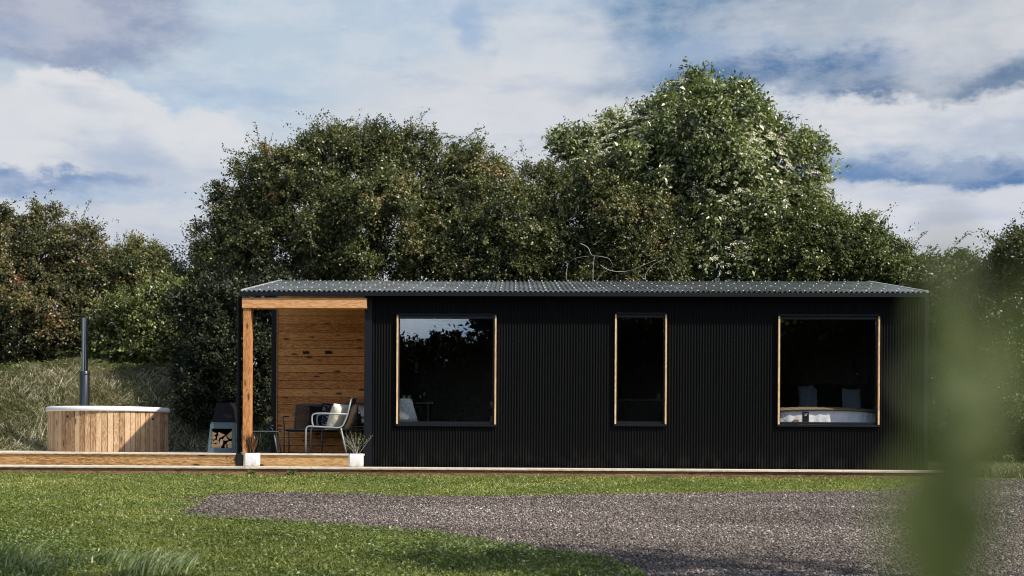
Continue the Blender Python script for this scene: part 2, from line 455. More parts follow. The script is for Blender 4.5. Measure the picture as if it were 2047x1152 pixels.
class MB:
    """collects shapes (world or local coordinates) and links them as ONE mesh object"""
    def __init__(s): s.v = []; s.f = []; s.t = []; s.mi = []
    def add(s, vs, fs, tint=.5, mi=0):
        o = len(s.v)
        s.v += [tuple(v) for v in vs]
        s.t += [tint]*len(vs)
        s.f += [tuple(i+o for i in f) for f in fs]
        s.mi += [mi]*len(fs)
        return s
    def box(s, a, b, tint=.5, bev=0, mi=0, xf=None):
        x0, y0, z0 = (min(p, q) for p, q in zip(a, b)); x1, y1, z1 = (max(p, q) for p, q in zip(a, b))
        if bev > 0:
            bm = bmesh.new()
            bmesh.ops.create_cube(bm, size=1)
            for v in bm.verts: v.co = Vector(((x0+x1)/2+v.co.x*(x1-x0), (y0+y1)/2+v.co.y*(y1-y0), (z0+z1)/2+v.co.z*(z1-z0)))
            bmesh.ops.bevel(bm, geom=bm.edges[:], offset=bev, segments=2, affect='EDGES', profile=.6)
            bm.verts.index_update()
            vs = [v.co.copy() for v in bm.verts]; fs = [[v.index for v in f.verts] for f in bm.faces]
            bm.free()
        else:
            vs = [Vector((x, y, z)) for z in (z0, z1) for y in (y0, y1) for x in (x0, x1)]
            fs = [(0, 2, 3, 1), (4, 5, 7, 6), (0, 1, 5, 4), (2, 6, 7, 3), (0, 4, 6, 2), (1, 3, 7, 5)]
        if xf: vs = [xf @ v for v in vs]
        return s.add(vs, fs, tint, mi)
    def tube(s, pts, r, n=8, tint=.5, caps=True, mi=0):
        pts = [Vector(p) for p in pts]
        rs = r if isinstance(r, (list, tuple)) else [r]*len(pts)
        vs = []; ref = None
        for i, p in enumerate(pts):
            d = (pts[min(i+1, len(pts)-1)] - pts[max(i-1, 0)]).normalized()
            if ref is None:
                ref = d.orthogonal().normalized()
            ref = (ref - d*ref.dot(d))
            ref = ref.normalized() if ref.length > 1e-6 else d.orthogonal().normalized()
            q = d.cross(ref)
            for k in range(n):
                a = 2*PI*k/n
                vs.append(p + (ref*math.cos(a)+q*math.sin(a))*rs[i])
        fs = []
        for i in range(len(pts)-1):
            for k in range(n):
                fs.append((i*n+k, i*n+(k+1) % n, (i+1)*n+(k+1) % n, (i+1)*n+k))
        if caps: fs += [tuple(range(n))[::-1], tuple((len(pts)-1)*n+k for k in range(n))]
        return s.add(vs, fs, tint, mi)
    def lathe(s, prof, c=(0, 0, 0), n=32, tint=.5, mi=0):
        vs = []; fs = []
        for (r, z) in prof:
            for k in range(n):
                a = 2*PI*k/n
                vs.append((c[0]+r*math.cos(a), c[1]+r*math.sin(a), c[2]+z))
        for i in range(len(prof)-1):
            for k in range(n):
                fs.append((i*n+k, i*n+(k+1) % n, (i+1)*n+(k+1) % n, (i+1)*n+k))
        fs += [tuple(range(n))[::-1], tuple((len(prof)-1)*n+k for k in range(n))]
        return s.add(vs, fs, tint, mi)
    def prism(s, poly, y0, y1, tint=.5, mi=0):      # polygon of (x,z) extruded along y
        n = len(poly)
        vs = [(x, y0, z) for x, z in poly]+[(x, y1, z) for x, z in poly]
        fs = [tuple(range(n)), tuple(range(n, 2*n))[::-1]]+[(i, i+n, (i+1) % n+n, (i+1) % n) for i in range(n)]
        return s.add(vs, fs, tint, mi)
    def build(s, name, m, parent=None, smooth=False, origin=None):
        me = bpy.data.meshes.new(name)
        vs = s.v
        if parent is not None and not getattr(s, 'local', False):
            wm = parent.matrix_basis.copy(); pp = parent.parent
            while pp is not None: wm = pp.matrix_basis @ wm; pp = pp.parent
            l = wm.inverted()
            vs = [tuple(l @ Vector(v)) for v in vs]
        elif origin is not None:
            vs = [(v[0]-origin[0], v[1]-origin[1], v[2]-origin[2]) for v in vs]
        me.from_pydata(vs, [], s.f)
        ms = m if isinstance(m, list) else [m]
        for q in ms: me.materials.append(q)
        if len(ms) > 1: me.polygons.foreach_set('material_index', s.mi)
        a = me.attributes.new('tint', 'FLOAT', 'POINT')
        a.data.foreach_set('value', s.t)
        if smooth:
            me.polygons.foreach_set('use_smooth', [True]*len(me.polygons))
        me.update()
        o = bpy.data.objects.new(name, me)
        COL.objects.link(o)
        if parent is not None: o.parent = parent
        elif origin is not None: o.location = origin
        if smooth and smooth != 'all':
            md = me
            try: me.shade_auto_smooth
            except AttributeError: pass
            sharp = me.attributes.get('sharp_edge') or me.attributes.new('sharp_edge', 'BOOLEAN', 'EDGE')
            bm = bmesh.new(); bm.from_mesh(me)
            flags = [len(e.link_faces) != 2 or e.calc_face_angle(0) > .6 for e in bm.edges]
            bm.free()
            sharp.data.foreach_set('value', flags)
        return o
def local():
    m = MB(); m.local = True
    return m

def big_mesh(name, verts, faces_n, tint, m, parent=None, k=4):
    """verts (N,3) numpy; faces: consecutive k-vertex polygons unless an index array is given"""
    me = bpy.data.meshes.new(name)
    nv = len(verts)
    idx = faces_n if faces_n is not None else np.arange(nv).reshape(-1, k)
    me.vertices.add(nv); me.vertices.foreach_set('co', np.ascontiguousarray(verts, dtype=np.float32).ravel())
    nf = len(idx); kk = idx.shape[1]
    me.loops.add(nf*kk); me.loops.foreach_set('vertex_index', idx.astype(np.int32).ravel())
    me.polygons.add(nf); me.polygons.foreach_set('loop_start', np.arange(0, nf*kk, kk, dtype=np.int32))
    me.update(calc_edges=True)
    a = me.attributes.new('tint', 'FLOAT', 'POINT')
    a.data.foreach_set('value', np.ascontiguousarray(tint, dtype=np.float32))
    me.materials.append(m)
    o = bpy.data.objects.new(name, me)
    COL.objects.link(o)
    if parent is not None: o.parent = parent
    return o

def norm(a): return a/np.maximum(np.linalg.norm(a, axis=1, keepdims=True), 1e-9)

def cushion(name, m, w, h, t, loc, rot, label=None, cat='cushion', parent=None, seed=0, group=None):
    """pillow: local x = width, z = height, y = thickness"""
    rnd = np.random.RandomState(seed)
    n = 14; vs = []; fs = []
    ph = rnd.rand(6)*6
    for side in (1, -1):
        for i in range(n+1):
            for j in range(n+1):
                u = i/n*2-1; v = j/n*2-1
                edge = max(0, (1-abs(u)**2.6)*(1-abs(v)**2.6))**.5
                pinch = 1-.07*(1-abs(v)**2)*abs(u)**3
                pinch2 = 1-.07*(1-abs(u)**2)*abs(v)**3
                wr = 1+.10*math.sin(u*5+ph[0]+v*3)*math.sin(v*6+ph[1])
                vs.append((u*w/2*pinch, side*t/2*edge*wr, v*h/2*pinch2))
    N = (n+1)**2
    for s_ in range(2):
        for i in range(n):
            for j in range(n):
                q = [s_*N+i*(n+1)+j, s_*N+(i+1)*(n+1)+j, s_*N+(i+1)*(n+1)+j+1, s_*N+i*(n+1)+j+1]
                fs.append(q if s_ else q[::-1])
    mb = local().add(vs, fs)
    o = mb.build(name, m, parent, smooth='all')
    bm = bmesh.new(); bm.from_mesh(o.data)
    bmesh.ops.remove_doubles(bm, verts=bm.verts, dist=.0008); bm.to_mesh(o.data); bm.free()
    o.location = loc; o.rotation_euler = rot
    if label: tag(o, label, cat, group)
    return o

def curve_pts(pts, n=6):
    """Catmull-Rom through points"""
    P = [Vector(p) for p in pts]; out = []
    for i in range(len(P)-1):
        a = P[max(i-1, 0)]; b = P[i]; c = P[i+1]; d = P[min(i+2, len(P)-1)]
        for k in range(n):
            t = k/n
            out.append(.5*((2*b)+(c-a)*t+(2*a-5*b+4*c-d)*t*t+(3*b-a-3*c+d)*t**3))
    out.append(P[-1])
    return out
def rounded(pts, r=.05, n=5):
    """polyline with rounded corners"""
    P = [Vector(p) for p in pts]; out = [P[0]]
    for i in range(1, len(P)-1):
        a, b, c = P[i-1], P[i], P[i+1]
        rr = min(r, (a-b).length*.48, (c-b).length*.48)
        p0 = b+(a-b).normalized()*rr; p1 = b+(c-b).normalized()*rr
        for k in range(n+1):
            t = k/n
            out.append(p0*(1-t)**2+b*2*t*(1-t)+p1*t*t)
    out.append(P[-1])
    return out

# ------------------------------------------------------------------ ground
BX = -3.6
def terrain(x, y):
    z = np.where(y < 19.2, GZ0-GS*(19.2-y), GZ0)
    z = np.where(y < 0, GZ0-GS*19.2+0*y, z)
    ramp = np.clip((y-23.1)/2.7, 0, 1); ramp = ramp*ramp*(3-2*ramp)
    side = np.clip((7.5-x)/5, 0, 1); side = side*side*(3-2*side)
    left = 1+.02*np.sin(x*1.3)+.02*np.sin(x*2.9+1)
    lump = .05*np.sin(x*5.1+1.7*np.sin(y*3.3))*np.sin(y*6.3+x*1.9)+.03*np.sin(x*11+2*np.sin(y*7))*np.sin(y*13+x*3)
    return z + ramp*1.83*side*left + lump*np.clip((y-22.8)*2, 0, 1)*np.clip(ramp*6, 0, 1)*side
xs = np.unique(np.concatenate([np.linspace(-400, -22, 24), np.linspace(-22, -12, 30), np.linspace(-12, -3, 110), np.linspace(-3, 22, 80), np.linspace(22, 400, 24)]))
ys = np.unique(np.concatenate([np.linspace(-300, -2, 20), [0], np.linspace(2, 19.2, 20), np.linspace(19.2, 22.5, 12), np.linspace(22.5, 26.5, 60), np.linspace(26.5, 30, 12), np.linspace(30, 700, 30)]))
X, Y = np.meshgrid(xs, ys)
Z = terrain(X, Y)
idx = []
nx = len(xs)
I, J = np.meshgrid(np.arange(len(ys)-1), np.arange(nx-1), indexing='ij')
q = (I*nx+J).ravel()
idx = np.stack([q, q+1, q+nx+1, q+nx], 1)
g = big_mesh('ground', np.stack([X.ravel(), Y.ravel(), Z.ravel()], 1), idx, np.full(X.size, .5), M['ground'])
tag(g, 'mown lawn in front of the cabin rising to a rough bank behind', 'lawn', kind='structure')

rng = np.random.RandomState(7)
# gravel outline (photo points carried onto the lawn)
gp = [(395, 1014), (430, 990), (560, 987), (700, 990), (900, 995), (1100, 992), (1300, 989), (1500, 986), (1700, 984), (1850, 980), (1930, 964), (2040, 957), (2300, 957),
      (2500, 1152), (2500, 1290), (1560, 1290), (1330, 1190), (1285, 1150), (1225, 1122), (1120, 1104), (1010, 1088), (880, 1070), (760, 1058), (640, 1048), (500, 1040), (372, 1031)]
gpw = [atg(*p) for p in gp]
outl = []
for i in range(len(gpw)):
    a, b = gpw[i], gpw[(i+1) % len(gpw)]
    n = max(2, int((b-a).length/.12))
    for k in range(n):
        p = a.lerp(b, k/n)
        j = .05*math.sin(p.x*7+p.y*3)+.04*math.sin(p.x*17)+rng.uniform(-.03, .03)
        outl.append((p.x+rng.uniform(-.03, .03), p.y+j))
GPOLY = np.array(outl)
def inpoly(x, y, poly=GPOLY):
    ins = np.zeros(len(x), bool)
    n = len(poly)
    for i in range(n):
        x0, y0 = poly[i]; x1, y1 = poly[(i+1) % n]
        c = ((y0 > y) != (y1 > y))
        if y1 != y0:
            ins ^= c & (x < (x1-x0)*(y-y0)/(y1-y0)+x0)
    return ins
bm = bmesh.new()
vs = [bm.verts.new((x, y, float(terrain(np.array(x), np.array(y)))+.006)) for x, y in outl]
f = bm.faces.new(vs)
if f.normal.z < 0: f.normal_flip()
bmesh.ops.triangulate(bm, faces=[f])
me = bpy.data.meshes.new('gravel_path'); bm.to_mesh(me); bm.free()
me.materials.append(M['gravel'])
go = bpy.data.objects.new('gravel_path', me); COL.objects.link(go)
tag(go, 'grey brown gravel parking strip cutting into the lawn', 'gravel path', kind='structure')

def vnoise(x, y, s, seed):
    r = np.random.RandomState(seed); out = 0*x
    for k in range(5):
        a = r.uniform(0, 2*PI); f_ = s*r.uniform(.6, 1.7)
        out = out+np.sin((x*np.cos(a)+y*np.sin(a))*f_*2*PI+r.uniform(0, 6))
    return out/5
# loose stones on the gravel
def octa(pos, size, tint, name, m):
    n = len(pos)
    base = np.array([(1, 0, 0), (-1, 0, 0), (0, 1, 0), (0, -1, 0), (0, 0, 1), (0, 0, -1)], float)
    fac = np.array([(0, 2, 4), (2, 1, 4), (1, 3, 4), (3, 0, 4), (2, 0, 5), (1, 2, 5), (3, 1, 5), (0, 3, 5)])
    q = rng.normal(size=(n, 3, 3)); Q, _ = np.linalg.qr(q)
    sc = size[:, None]*rng.uniform(.55, 1.25, (n, 3))
    v = base[None]*sc[:, None, :]
    v += rng.normal(scale=.12, size=v.shape)*size[:, None, None]
    v = np.einsum('nij,nkj->nki', Q, v)
    v[:, :, 2] *= .7
    v += pos[:, None, :]
    idx = (fac[None]+np.arange(n)[:, None, None]*6).reshape(-1, 3)
    return big_mesh(name, v.reshape(-1, 3), idx, np.repeat(tint, 6), m)
N = 900000
y = rng.uniform(6.8, 19.2, N); x = rng.uniform(-.5, .5, N)*y*1.02 + .02*y
keep = (rng.rand(N) < (8/y)**1.1) & inpoly(x+rng.normal(0, .16, N), y+rng.normal(0, .10, N))
x, y = x[keep], y[keep]
print('stones', len(x))
z = terrain(x, y)+.006+rng.uniform(-.002, .008, len(x))
patch = .5+.5*np.sin(x*.9+y*1.7+np.sin(y*2.3))
octa(np.stack([x, y, z], 1), rng.uniform(.005, .0145, len(x))*(y/10)**.3*(1+.25*(x < -1.5)), np.clip(rng.beta(1.5, 2.1, len(x))+.10*(patch-.5)+.09*vnoise(x*.35, y*1.3, .5, 41)-.10*np.clip((-.5-x)/2, 0, 1), 0, 1), 'gravel', M['stone'])
tag(bpy.data.objects['gravel'], 'loose grey and brown stones scattered over the parking strip', 'gravel', kind='stuff')

# ------------------------------------------------------------------ grass
def blades(pos, h, w, lean, tint, name, m, curl=.5):
    n = len(pos)
    a = rng.uniform(0, 2*PI, n); b = rng.uniform(0, 2*PI, n)
    side = np.stack([np.cos(a), np.sin(a), np.zeros(n)], 1)*w[:, None]/2
    ld = np.stack([np.cos(b), np.sin(b), np.zeros(n)], 1)*(lean*h)[:, None]
    up = np.zeros((n, 3)); up[:, 2] = h
    p0 = pos-side; p1 = pos+side
    mid = pos+up*.6+ld*.35
    p2 = mid+side*.8; p3 = mid-side*.8
    tip = pos+up*(1-curl*.3*lean[:, None])+ld
    v = np.stack([p0, p1, p2, p3, tip+side*.12, tip-side*.12], 1).reshape(-1, 3)
    o = np.arange(n)[:, None]*6
    idx = np.concatenate([o+np.array([[0, 1, 2, 3]]), o+np.array([[3, 2, 4, 5]])], 0)
    return big_mesh(name, v, idx, np.repeat(tint, 6), m)
N = 760000
y = rng.uniform(6.8, 19.12, N); x = rng.uniform(-.5, .5, N)*(y*1.0+1) + .03*y
edge = vnoise(x, y, .8, 3)*.10+vnoise(x, y, 3., 4)*.08+rng.normal(0, .05, N)
keep = (rng.rand(N) < (8/y)**1.0) & ~inpoly(x, y+edge)
x, y = x[keep], y[keep]
print('blades', len(x))
pn = vnoise(x, y, .25, 11); pn2 = vnoise(x, y, .9, 12); pn3 = vnoise(x, y*1.6, 3., 13)
h = rng.uniform(.014, .034, len(x))*(1+.35*pn2+.25*pn3)
h = np.where(x < -1.2-.0*y, h*(1+.5*np.clip((11-y)/4, 0, 1)), h)
tall = rng.rand(len(x)) < .012
h = np.where(tall, h*1.9, h)
tint = np.clip(.38+.13*np.clip((y-12.5)/4, -1, 1)+.16*pn+.18*pn2+.14*pn3+rng.normal(0, .22, len(x)), 0, .95)
tint = np.where(rng.rand(len(x)) < .012, 1., tint)
o = blades(np.stack([x, y, terrain(x, y)], 1), h, rng.uniform(.004, .008, len(x))*(y/9)**.5, rng.uniform(.4, 1.7, len(x)), tint, 'grass', M['grassblade'])
tag(o, 'short green lawn grass between the cabin step and the camera', 'grass', kind='stuff')

# clover and broad leaved weeds in the lawn
def leafquads(c, t, nrm, L, W, fold=.25):
    """diamond leaves: base c, direction t, normal nrm"""
    s = norm(np.cross(t, nrm)); nn = norm(np.cross(s, t))
    L = L[:, None]; W = W[:, None]
    b = c; tip = c+t*L-nn*L*.12
    m1 = c+t*L*.45+s*W/2+nn*W*fold; m2 = c+t*L*.45-s*W/2+nn*W*fold
    return np.stack([b, m1, tip, m2], 1).reshape(-1, 3)
N = 150000
y = rng.uniform(7.5, 19.1, N); x = rng.uniform(-.5, .5, N)*(y+1)+.03*y
keep = (rng.rand(N) < (.25+.75*(vnoise(x, y, .5, 21) > .05))*(9/y)**.5) & ~inpoly(x, y+.05)
x, y = x[keep], y[keep]
n = len(x)
c = np.stack([x, y, terrain(x, y)+rng.uniform(.015, .045, n)], 1)
t = norm(np.stack([rng.normal(size=n), rng.normal(size=n), rng.uniform(-.2, .5, n)], 1))
nn = norm(np.stack([rng.normal(0, .5, n), rng.normal(0, .5, n), np.ones(n)], 1))
o = big_mesh('clover', leafquads(c, t, nn, rng.uniform(.015, .035, n), rng.uniform(.01, .02, n)), None, np.repeat(np.clip(rng.normal(.5, .25, n), 0, 1), 4), M['weed'])
tag(o, 'clover and small broad leaves among the lawn grass', 'clover', kind='stuff')

# rough bank grass
def bank_region(N, x0, x1, y0, y1):
    x = rng.uniform(x0, x1, N); y = rng.uniform(y0, y1, N)
    return x, y
x, y = bank_region(150000, -11.5, -3.2, 22.6, 26.6)
st = vnoise(x, y, .35, 31)*.5+vnoise(x, y, 1.1, 32)*.4
top = np.clip((y-25.0)/.8, 0, 1)
tint = np.clip(.42+.50*st-.30*top+.05+.05*np.clip((-6.6-x), -.6, 1)+rng.normal(0, .24, len(x)), 0, 1)
h = rng.uniform(.06, .19, len(x))*(1+.3*st)*(1+.5*(rng.rand(len(x)) < .03))
o = blades(np.stack([x, y, terrain(x, y)-.01], 1), h, rng.uniform(.007, .014, len(x)), rng.uniform(.5, 2.2, len(x)), tint, 'bank_grass', M['straw'])
tag(o, 'matted dry straw and rough grass covering the bank behind the hot tub', 'grass', kind='stuff')
n = 26000
x = rng.uniform(-11.5, -3.4, n); y = rng.uniform(22.7, 26.2, n)
keep = vnoise(x, y, .45, 37)+rng.normal(0, .35, n)+.5*np.clip((y-25.1), 0, 1) > .12
x, y = x[keep], y[keep]; n = len(x)
c = np.stack([x, y, terrain(x, y)+rng.uniform(.02, .16, n)], 1)
t = norm(np.stack([rng.normal(size=n), rng.normal(size=n), rng.uniform(-.3, .6, n)], 1))
nn = norm(np.stack([rng.normal(0, .5, n), rng.normal(-.5, .5, n), np.ones(n)], 1))
o = big_mesh('bank_weeds', leafquads(c, t, nn, rng.uniform(.03, .075, n), rng.uniform(.015, .035, n)), None, np.repeat(np.clip(rng.normal(.35, .25, n), 0, 1), 4), M['weed'])
tag(o, 'low leafy green weeds growing through the dry grass of the bank', 'weeds', kind='stuff')
# long dead stems lying on the bank
n = 11000
x = rng.uniform(-11.5, -3.6, n); y = rng.uniform(22.9, 25.6, n)
keep = vnoise(x, y, .5, 33)+rng.normal(0, .3, n) > .0
x, y = x[keep], y[keep]; n = len(x)
a_ = rng.normal(-PI/2, .8, n); L_ = rng.uniform(.15, .5, n)
c0 = np.stack([x, y, terrain(x, y)+rng.uniform(.04, .13, n)], 1)
x2, y2 = x+np.cos(a_)*L_, y+np.sin(a_)*L_
c1 = np.stack([x2, y2, terrain(x2, y2)+rng.uniform(.0, .10, n)], 1)
d_ = c1-c0; LL = np.linalg.norm(d_, axis=1)
v = leafquads(c0, norm(d_), norm(np.stack([rng.normal(0, .4, n), -np.ones(n), np.ones(n)], 1)), LL, rng.uniform(.007, .016, n), .1)
o = big_mesh('dead_stems', v, None, np.repeat(np.clip(rng.normal(.85, .15, n), 0, 1), 4), M['straw'])
tag(o, 'pale dead stems lying down the slope of the grassy bank', 'dead stems', kind='stuff')
x, y = bank_region(26000, 5.0, 12.5, 20.2, 23.6)
o = blades(np.stack([x, y, terrain(x, y)], 1), rng.uniform(.08, .28, len(x)), rng.uniform(.008, .014, len(x)), rng.uniform(.4, 1.5, len(x)), np.clip(rng.normal(.42, .2, len(x)), 0, 1), 'verge_grass', M['straw'])
tag(o, 'rough grass at the foot of the hedge right of the cabin', 'grass', kind='stuff')

def tuft(px, py, n, h, spread, lean, label, tintc=.6, seed=0, name='grass_tuft', m='tuft'):
    r = np.random.RandomState(seed)
    p = atg(px, py)
    pos = np.stack([r.normal(0, spread, n), r.normal(0, spread, n), np.zeros(n)], 1)
    hh = r.uniform(.5, 1, n)*h
    d = norm(np.stack([r.normal(lean, .6, n), r.normal(0, .6, n), np.zeros(n)], 1))*(hh*r.uniform(.3, .95, n))[:, None]
    segs = 5; w = r.uniform(.005, .011, n)
    a = r.uniform(0, PI, n); side = np.stack([np.cos(a), np.sin(a), 0*a], 1)
    rows = []
    for k in range(segs+1):
        u = k/segs
        cc = pos+d*(u**1.8)+np.stack([0*hh, 0*hh, hh*(u-.32*u**3)], 1)
        ww = (w*(1-u**2*.9))[:, None]/2
        rows.append(np.stack([cc-side*ww, cc+side*ww], 1))
    v = np.concatenate(rows, 1)
    base = np.arange(n)[:, None]*(2*(segs+1))
    idx = np.concatenate([base+np.array([[2*k, 2*k+1, 2*k+3, 2*k+2]]) for k in range(segs)], 0)
    o = big_mesh(name, v.reshape(-1, 3), idx, np.repeat(np.clip(r.normal(tintc, .2, n), 0, 1), 2*(segs+1)), M[m])
    o.location = p
    return tag(o, label, 'grass tuft', 'long grass tufts in the foreground')
tuft(300, 1150, 260, .24, .10, .9, 'pale long grass tuft bending right, largest tuft in the foreground lawn', .75, 1)
tuft(345, 1142, 120, .17, .07, 1., 'small pale grass tuft just right of the largest tuft', .75, 9)
tuft(232, 1135, 110, .20, .08, .6, 'upright grass tuft just left of the largest pale tuft', .6, 2)
tuft(12, 1135, 190, .26, .11, .7, 'tall arching grass tuft in the bottom left corner of the lawn', .6, 3)
tuft(60, 1152, 140, .16, .10, .3, 'low dark grass tuft beside the corner tuft', .35, 4)
tuft(140, 1130, 150, .13, .14, .2, 'short dark tuft between the corner tuft and the pale tufts', .2, 5)
tuft(95, 1000, 70, .11, .12, .4, 'small tuft in the lawn below the hot tub', .5, 6)
tuft(940, 1098, 80, .10, .08, .2, 'small tuft at the lower edge of the gravel', .5, 7)

# ------------------------------------------------------------------ cabin
YF = 20.0; YB = 23.0
ZD = .885
X0 = at(484, 800, YF).x; X1 = at(1850, 800, YF).x
XP = at(742, 800, YF).x                      # corner between porch and clad front
ZB = at(1000, 938, YF).z                     # foot of the cladding
ZE = at(1000, 592, YF).z                     # head of the cladding
cabin = empty('cabin', (X0, YF, GZ0), label='long low black corrugated steel cabin with lean-to roof and timber lined porch', cat='cabin')
def vec(px, py, Y): return at(px, py, Y)
wins = [(793, 992, 631, 851), (1228.5, 1332, 629, 851), (1554.5, 1757, 632.5, 852)]
W = []
for a, b, c, d in wins:
    W.append((vec(a, 740, YF).x, vec(b, 740, YF).x, vec((a+b)/2, d, YF).z, vec((a+b)/2, c, YF).z))
# corrugated front
per = .041; amp = .0062; seg = 6
def corr(x, per=per, amp=amp): return amp*math.cos(2*PI*x/per)
def clad(x0, x1, z0, z1, openings, fn, mb):
    xx = list(np.arange(x0, x1, per/seg))+[x1]
    for o_ in openings: xx += [o_[0], o_[1]]
    xx = sorted(set(round(v, 5) for v in xx))
    for a, b in zip(xx[:-1], xx[1:]):
        if b-a < 1e-4: continue
        m_ = (a+b)/2
        iv = [(z0, z1)]
        for o_ in openings:
            if o_[0] < m_ < o_[1]: iv = [(z0, o_[2]), (o_[3], z1)]
        for lo, hi in iv:
            mb.add([fn(a, lo), fn(b, lo), fn(b, hi), fn(a, hi)], [(0, 1, 2, 3)])
mb = MB(); clad(XP, X1, ZB, ZE+.06, W, lambda x, z: (x, YF-corr(x)-.008, z), mb)
fc = mb.build('front_cladding', M['clad'], cabin, smooth='all')
mb = MB()
for zz in (ZB+.07, ZB+.62, ZB+1.25, ZB+1.9, ZE-.05):
    xk = XP+.1
    while xk < X1-.05:
        xs_ = round(xk/per)*per+per/2
        if not any(w[0]-.03 < xs_ < w[1]+.03 and w[2]-.03 < zz < w[3]+.03 for w in W):
            mb.tube([(xs_, YF-.008-.001, zz), (xs_, YF-.021, zz)], .0065, 6)
        xk += .246
mb.build('screw_heads', M['frame'], fc)['kind'] = 'stuff'
YE = 19.80; YR = 23.06
e0 = vec(484, 580.5, YE); e1 = vec(1851, 583.8, YE)
r0 = vec(560, 560.5, YR); r1 = vec(1738, 563.5, YR)
ze, zr = (e0.z+e1.z)/2, (r0.z+r1.z)/2
sl = (zr-ze)/(YR-YE)
def zroof(y): return ze+sl*(y-YE)-.052
def wallx(mb, x0, x1, y0, y1, z0, tint=.5):
    za, zb = zroof(y0), zroof(y1)
    v = [(x, y, z) for x in (x0, x1) for y, z in ((y0, z0), (y1, z0), (y1, zb), (y0, za))]
    mb.add(v, [(0, 1, 2, 3), (7, 6, 5, 4), (0, 4, 5, 1), (1, 5, 6, 2), (2, 6, 7, 3), (3, 7, 4, 0)], tint)
mb = MB(); clad(YF, YB, ZB, 99, [], lambda y, z: (X1+corr(y), y, min(z, zroof(y))), mb)
mb.build('side_cladding', M['clad'], cabin, smooth='all')
mb = MB(); clad(X0, X1, ZB, zroof(YB), [], lambda x, z: (x, YB+corr(x), z), mb)
mb.build('rear_cladding', M['clad'], cabin, smooth='all')
# trims
mb = MB().box((vec(729, 700, YF).x, YF-.035, ZB), (XP+.012, YF+.06, ZE+.02), bev=.004)
mb.build('corner_trim', M['trim'], cabin)
mb = MB().box((X1-.03, YF-.03, ZB), (X1+.03, YF+.03, ZE+.02), bev=.004)
mb.build('corner_trim', M['trim'], cabin)
yd = YF+.02
xa, xb = vec(473.5, 800, yd).x, vec(482, 800, yd).x
mb = MB().tube([((xa+xb)/2, yd, vec(478, 932, yd).z), ((xa+xb)/2, yd, vec(478, 604, yd).z), ((xa+xb)/2+.02, yd-.05, vec(478, 592, yd).z)], (xb-xa)/2, 10)
dp = mb.build('downpipe', M['trim'], cabin, smooth=True)
for pyy in (606, 760, 880):
    mb = MB().lathe([((xb-xa)/2+.006, -.02), ((xb-xa)/2+.006, .02)], ((xa+xb)/2, yd, vec(478, pyy, yd).z), 12)
    mb.build('bracket', M['trim'], dp)
mb = MB().box((vec(472, 905, YF).x, YF-.04, ZB-.06), (vec(486, 905, YF).x, YF+.1, vec(480, 906, YF).z), bev=.003)
mb.build('post_foot', M['blackmetal'], cabin)
# rear corner of the porch
mb = MB().box((vec(543, 700, YB-.12).x, YB-.14, ZB), (vec(552, 700, YB-.12).x, YB-.02, zroof(YB-.14)), bev=.004)
mb.build('rear_post', M['trim'], cabin)
# floor, inner walls, ceiling
XW = vec(733, 700, YF).x
mb = MB().box((X0+.1, YF+.02, ZD-.05), (X1-.03, YB-.03, ZD)); mb.build('floor', M['infloor'], cabin)
mb = MB()
mb.box((XP+.03, YB-.08, ZD), (X1-.05, YB-.05, zroof(YB-.08)))
wallx(mb, XP, XP+.04, YF+.10, YB-.1, ZD)
wallx(mb, X1-.08, X1-.05, YF+.10, YB-.1, ZD)
xm1 = (W[0][1]+W[1][0])/2+.5; xm2 = (W[1][1]+W[2][0])/2
for q in (xm1, xm2): wallx(mb, q, q+.1, YF+.10, YB-.1, ZD)
# inner face of the front wall, with openings
seg_x = [XP+.04]+[v for w in W for v in (w[0], w[1])]+[X1-.08]
for i in range(0, len(seg_x), 2): mb.box((seg_x[i], YF+.05, ZD), (seg_x[i+1], YF+.09, zroof(YF+.05)))
for w in W:
    mb.box((w[0], YF+.05, ZD), (w[1], YF+.09, w[2])); mb.box((w[0], YF+.05, w[3]), (w[1], YF+.09, zroof(YF+.05)))
mb.build('inner_wall', M['inwall'], cabin)
# porch back wall of horizontal boards
yb = YB-.10
xl, xr = vec(553, 700, yb).x, XP-.0
zt = zroof(yb)
mb = MB(); bh = .137; z = ZD-.02; rr = random.Random(3)
while z < zt:
    mb.box((xl+.02, yb, z+.003), (xr, yb+.02, min(z+bh-.003, zt)), tint=rr.random(), bev=.003)
    z += bh
bw = mb.build('back_wall', M['larch'], cabin)
mb = MB().box((xl-.012, yb-.02, ZD-.02), (xl+.02, yb+.03, zt), bev=.003, tint=.9)
mb.build('edge_strip', M['beam'], bw)
mb = MB(); wallx(mb, XP-.035, XP-.012, YF+.10, YB-.11, ZD, .3)
mb.build('porch_side_wall', M['larch'], cabin)
# post and beam
pz0 = ZD
mb = MB().box((vec(485.5, 760, YF-.15).x, YF-.15, pz0), (vec(500.5, 760, YF-.15).x, YF+.03, vec(492, 615, YF).z), bev=.004, tint=.6)
mb.build('porch_post', M['post'], cabin)
yb2 = YF-.175
mb = MB().box((vec(483.5, 605, yb2).x, yb2, vec(608, 616, yb2).z), (vec(732.5, 605, yb2).x, YF+.03, vec(608, 595.5, yb2).z), bev=.004, tint=.72)
mb.build('porch_beam', M['beam'], cabin)
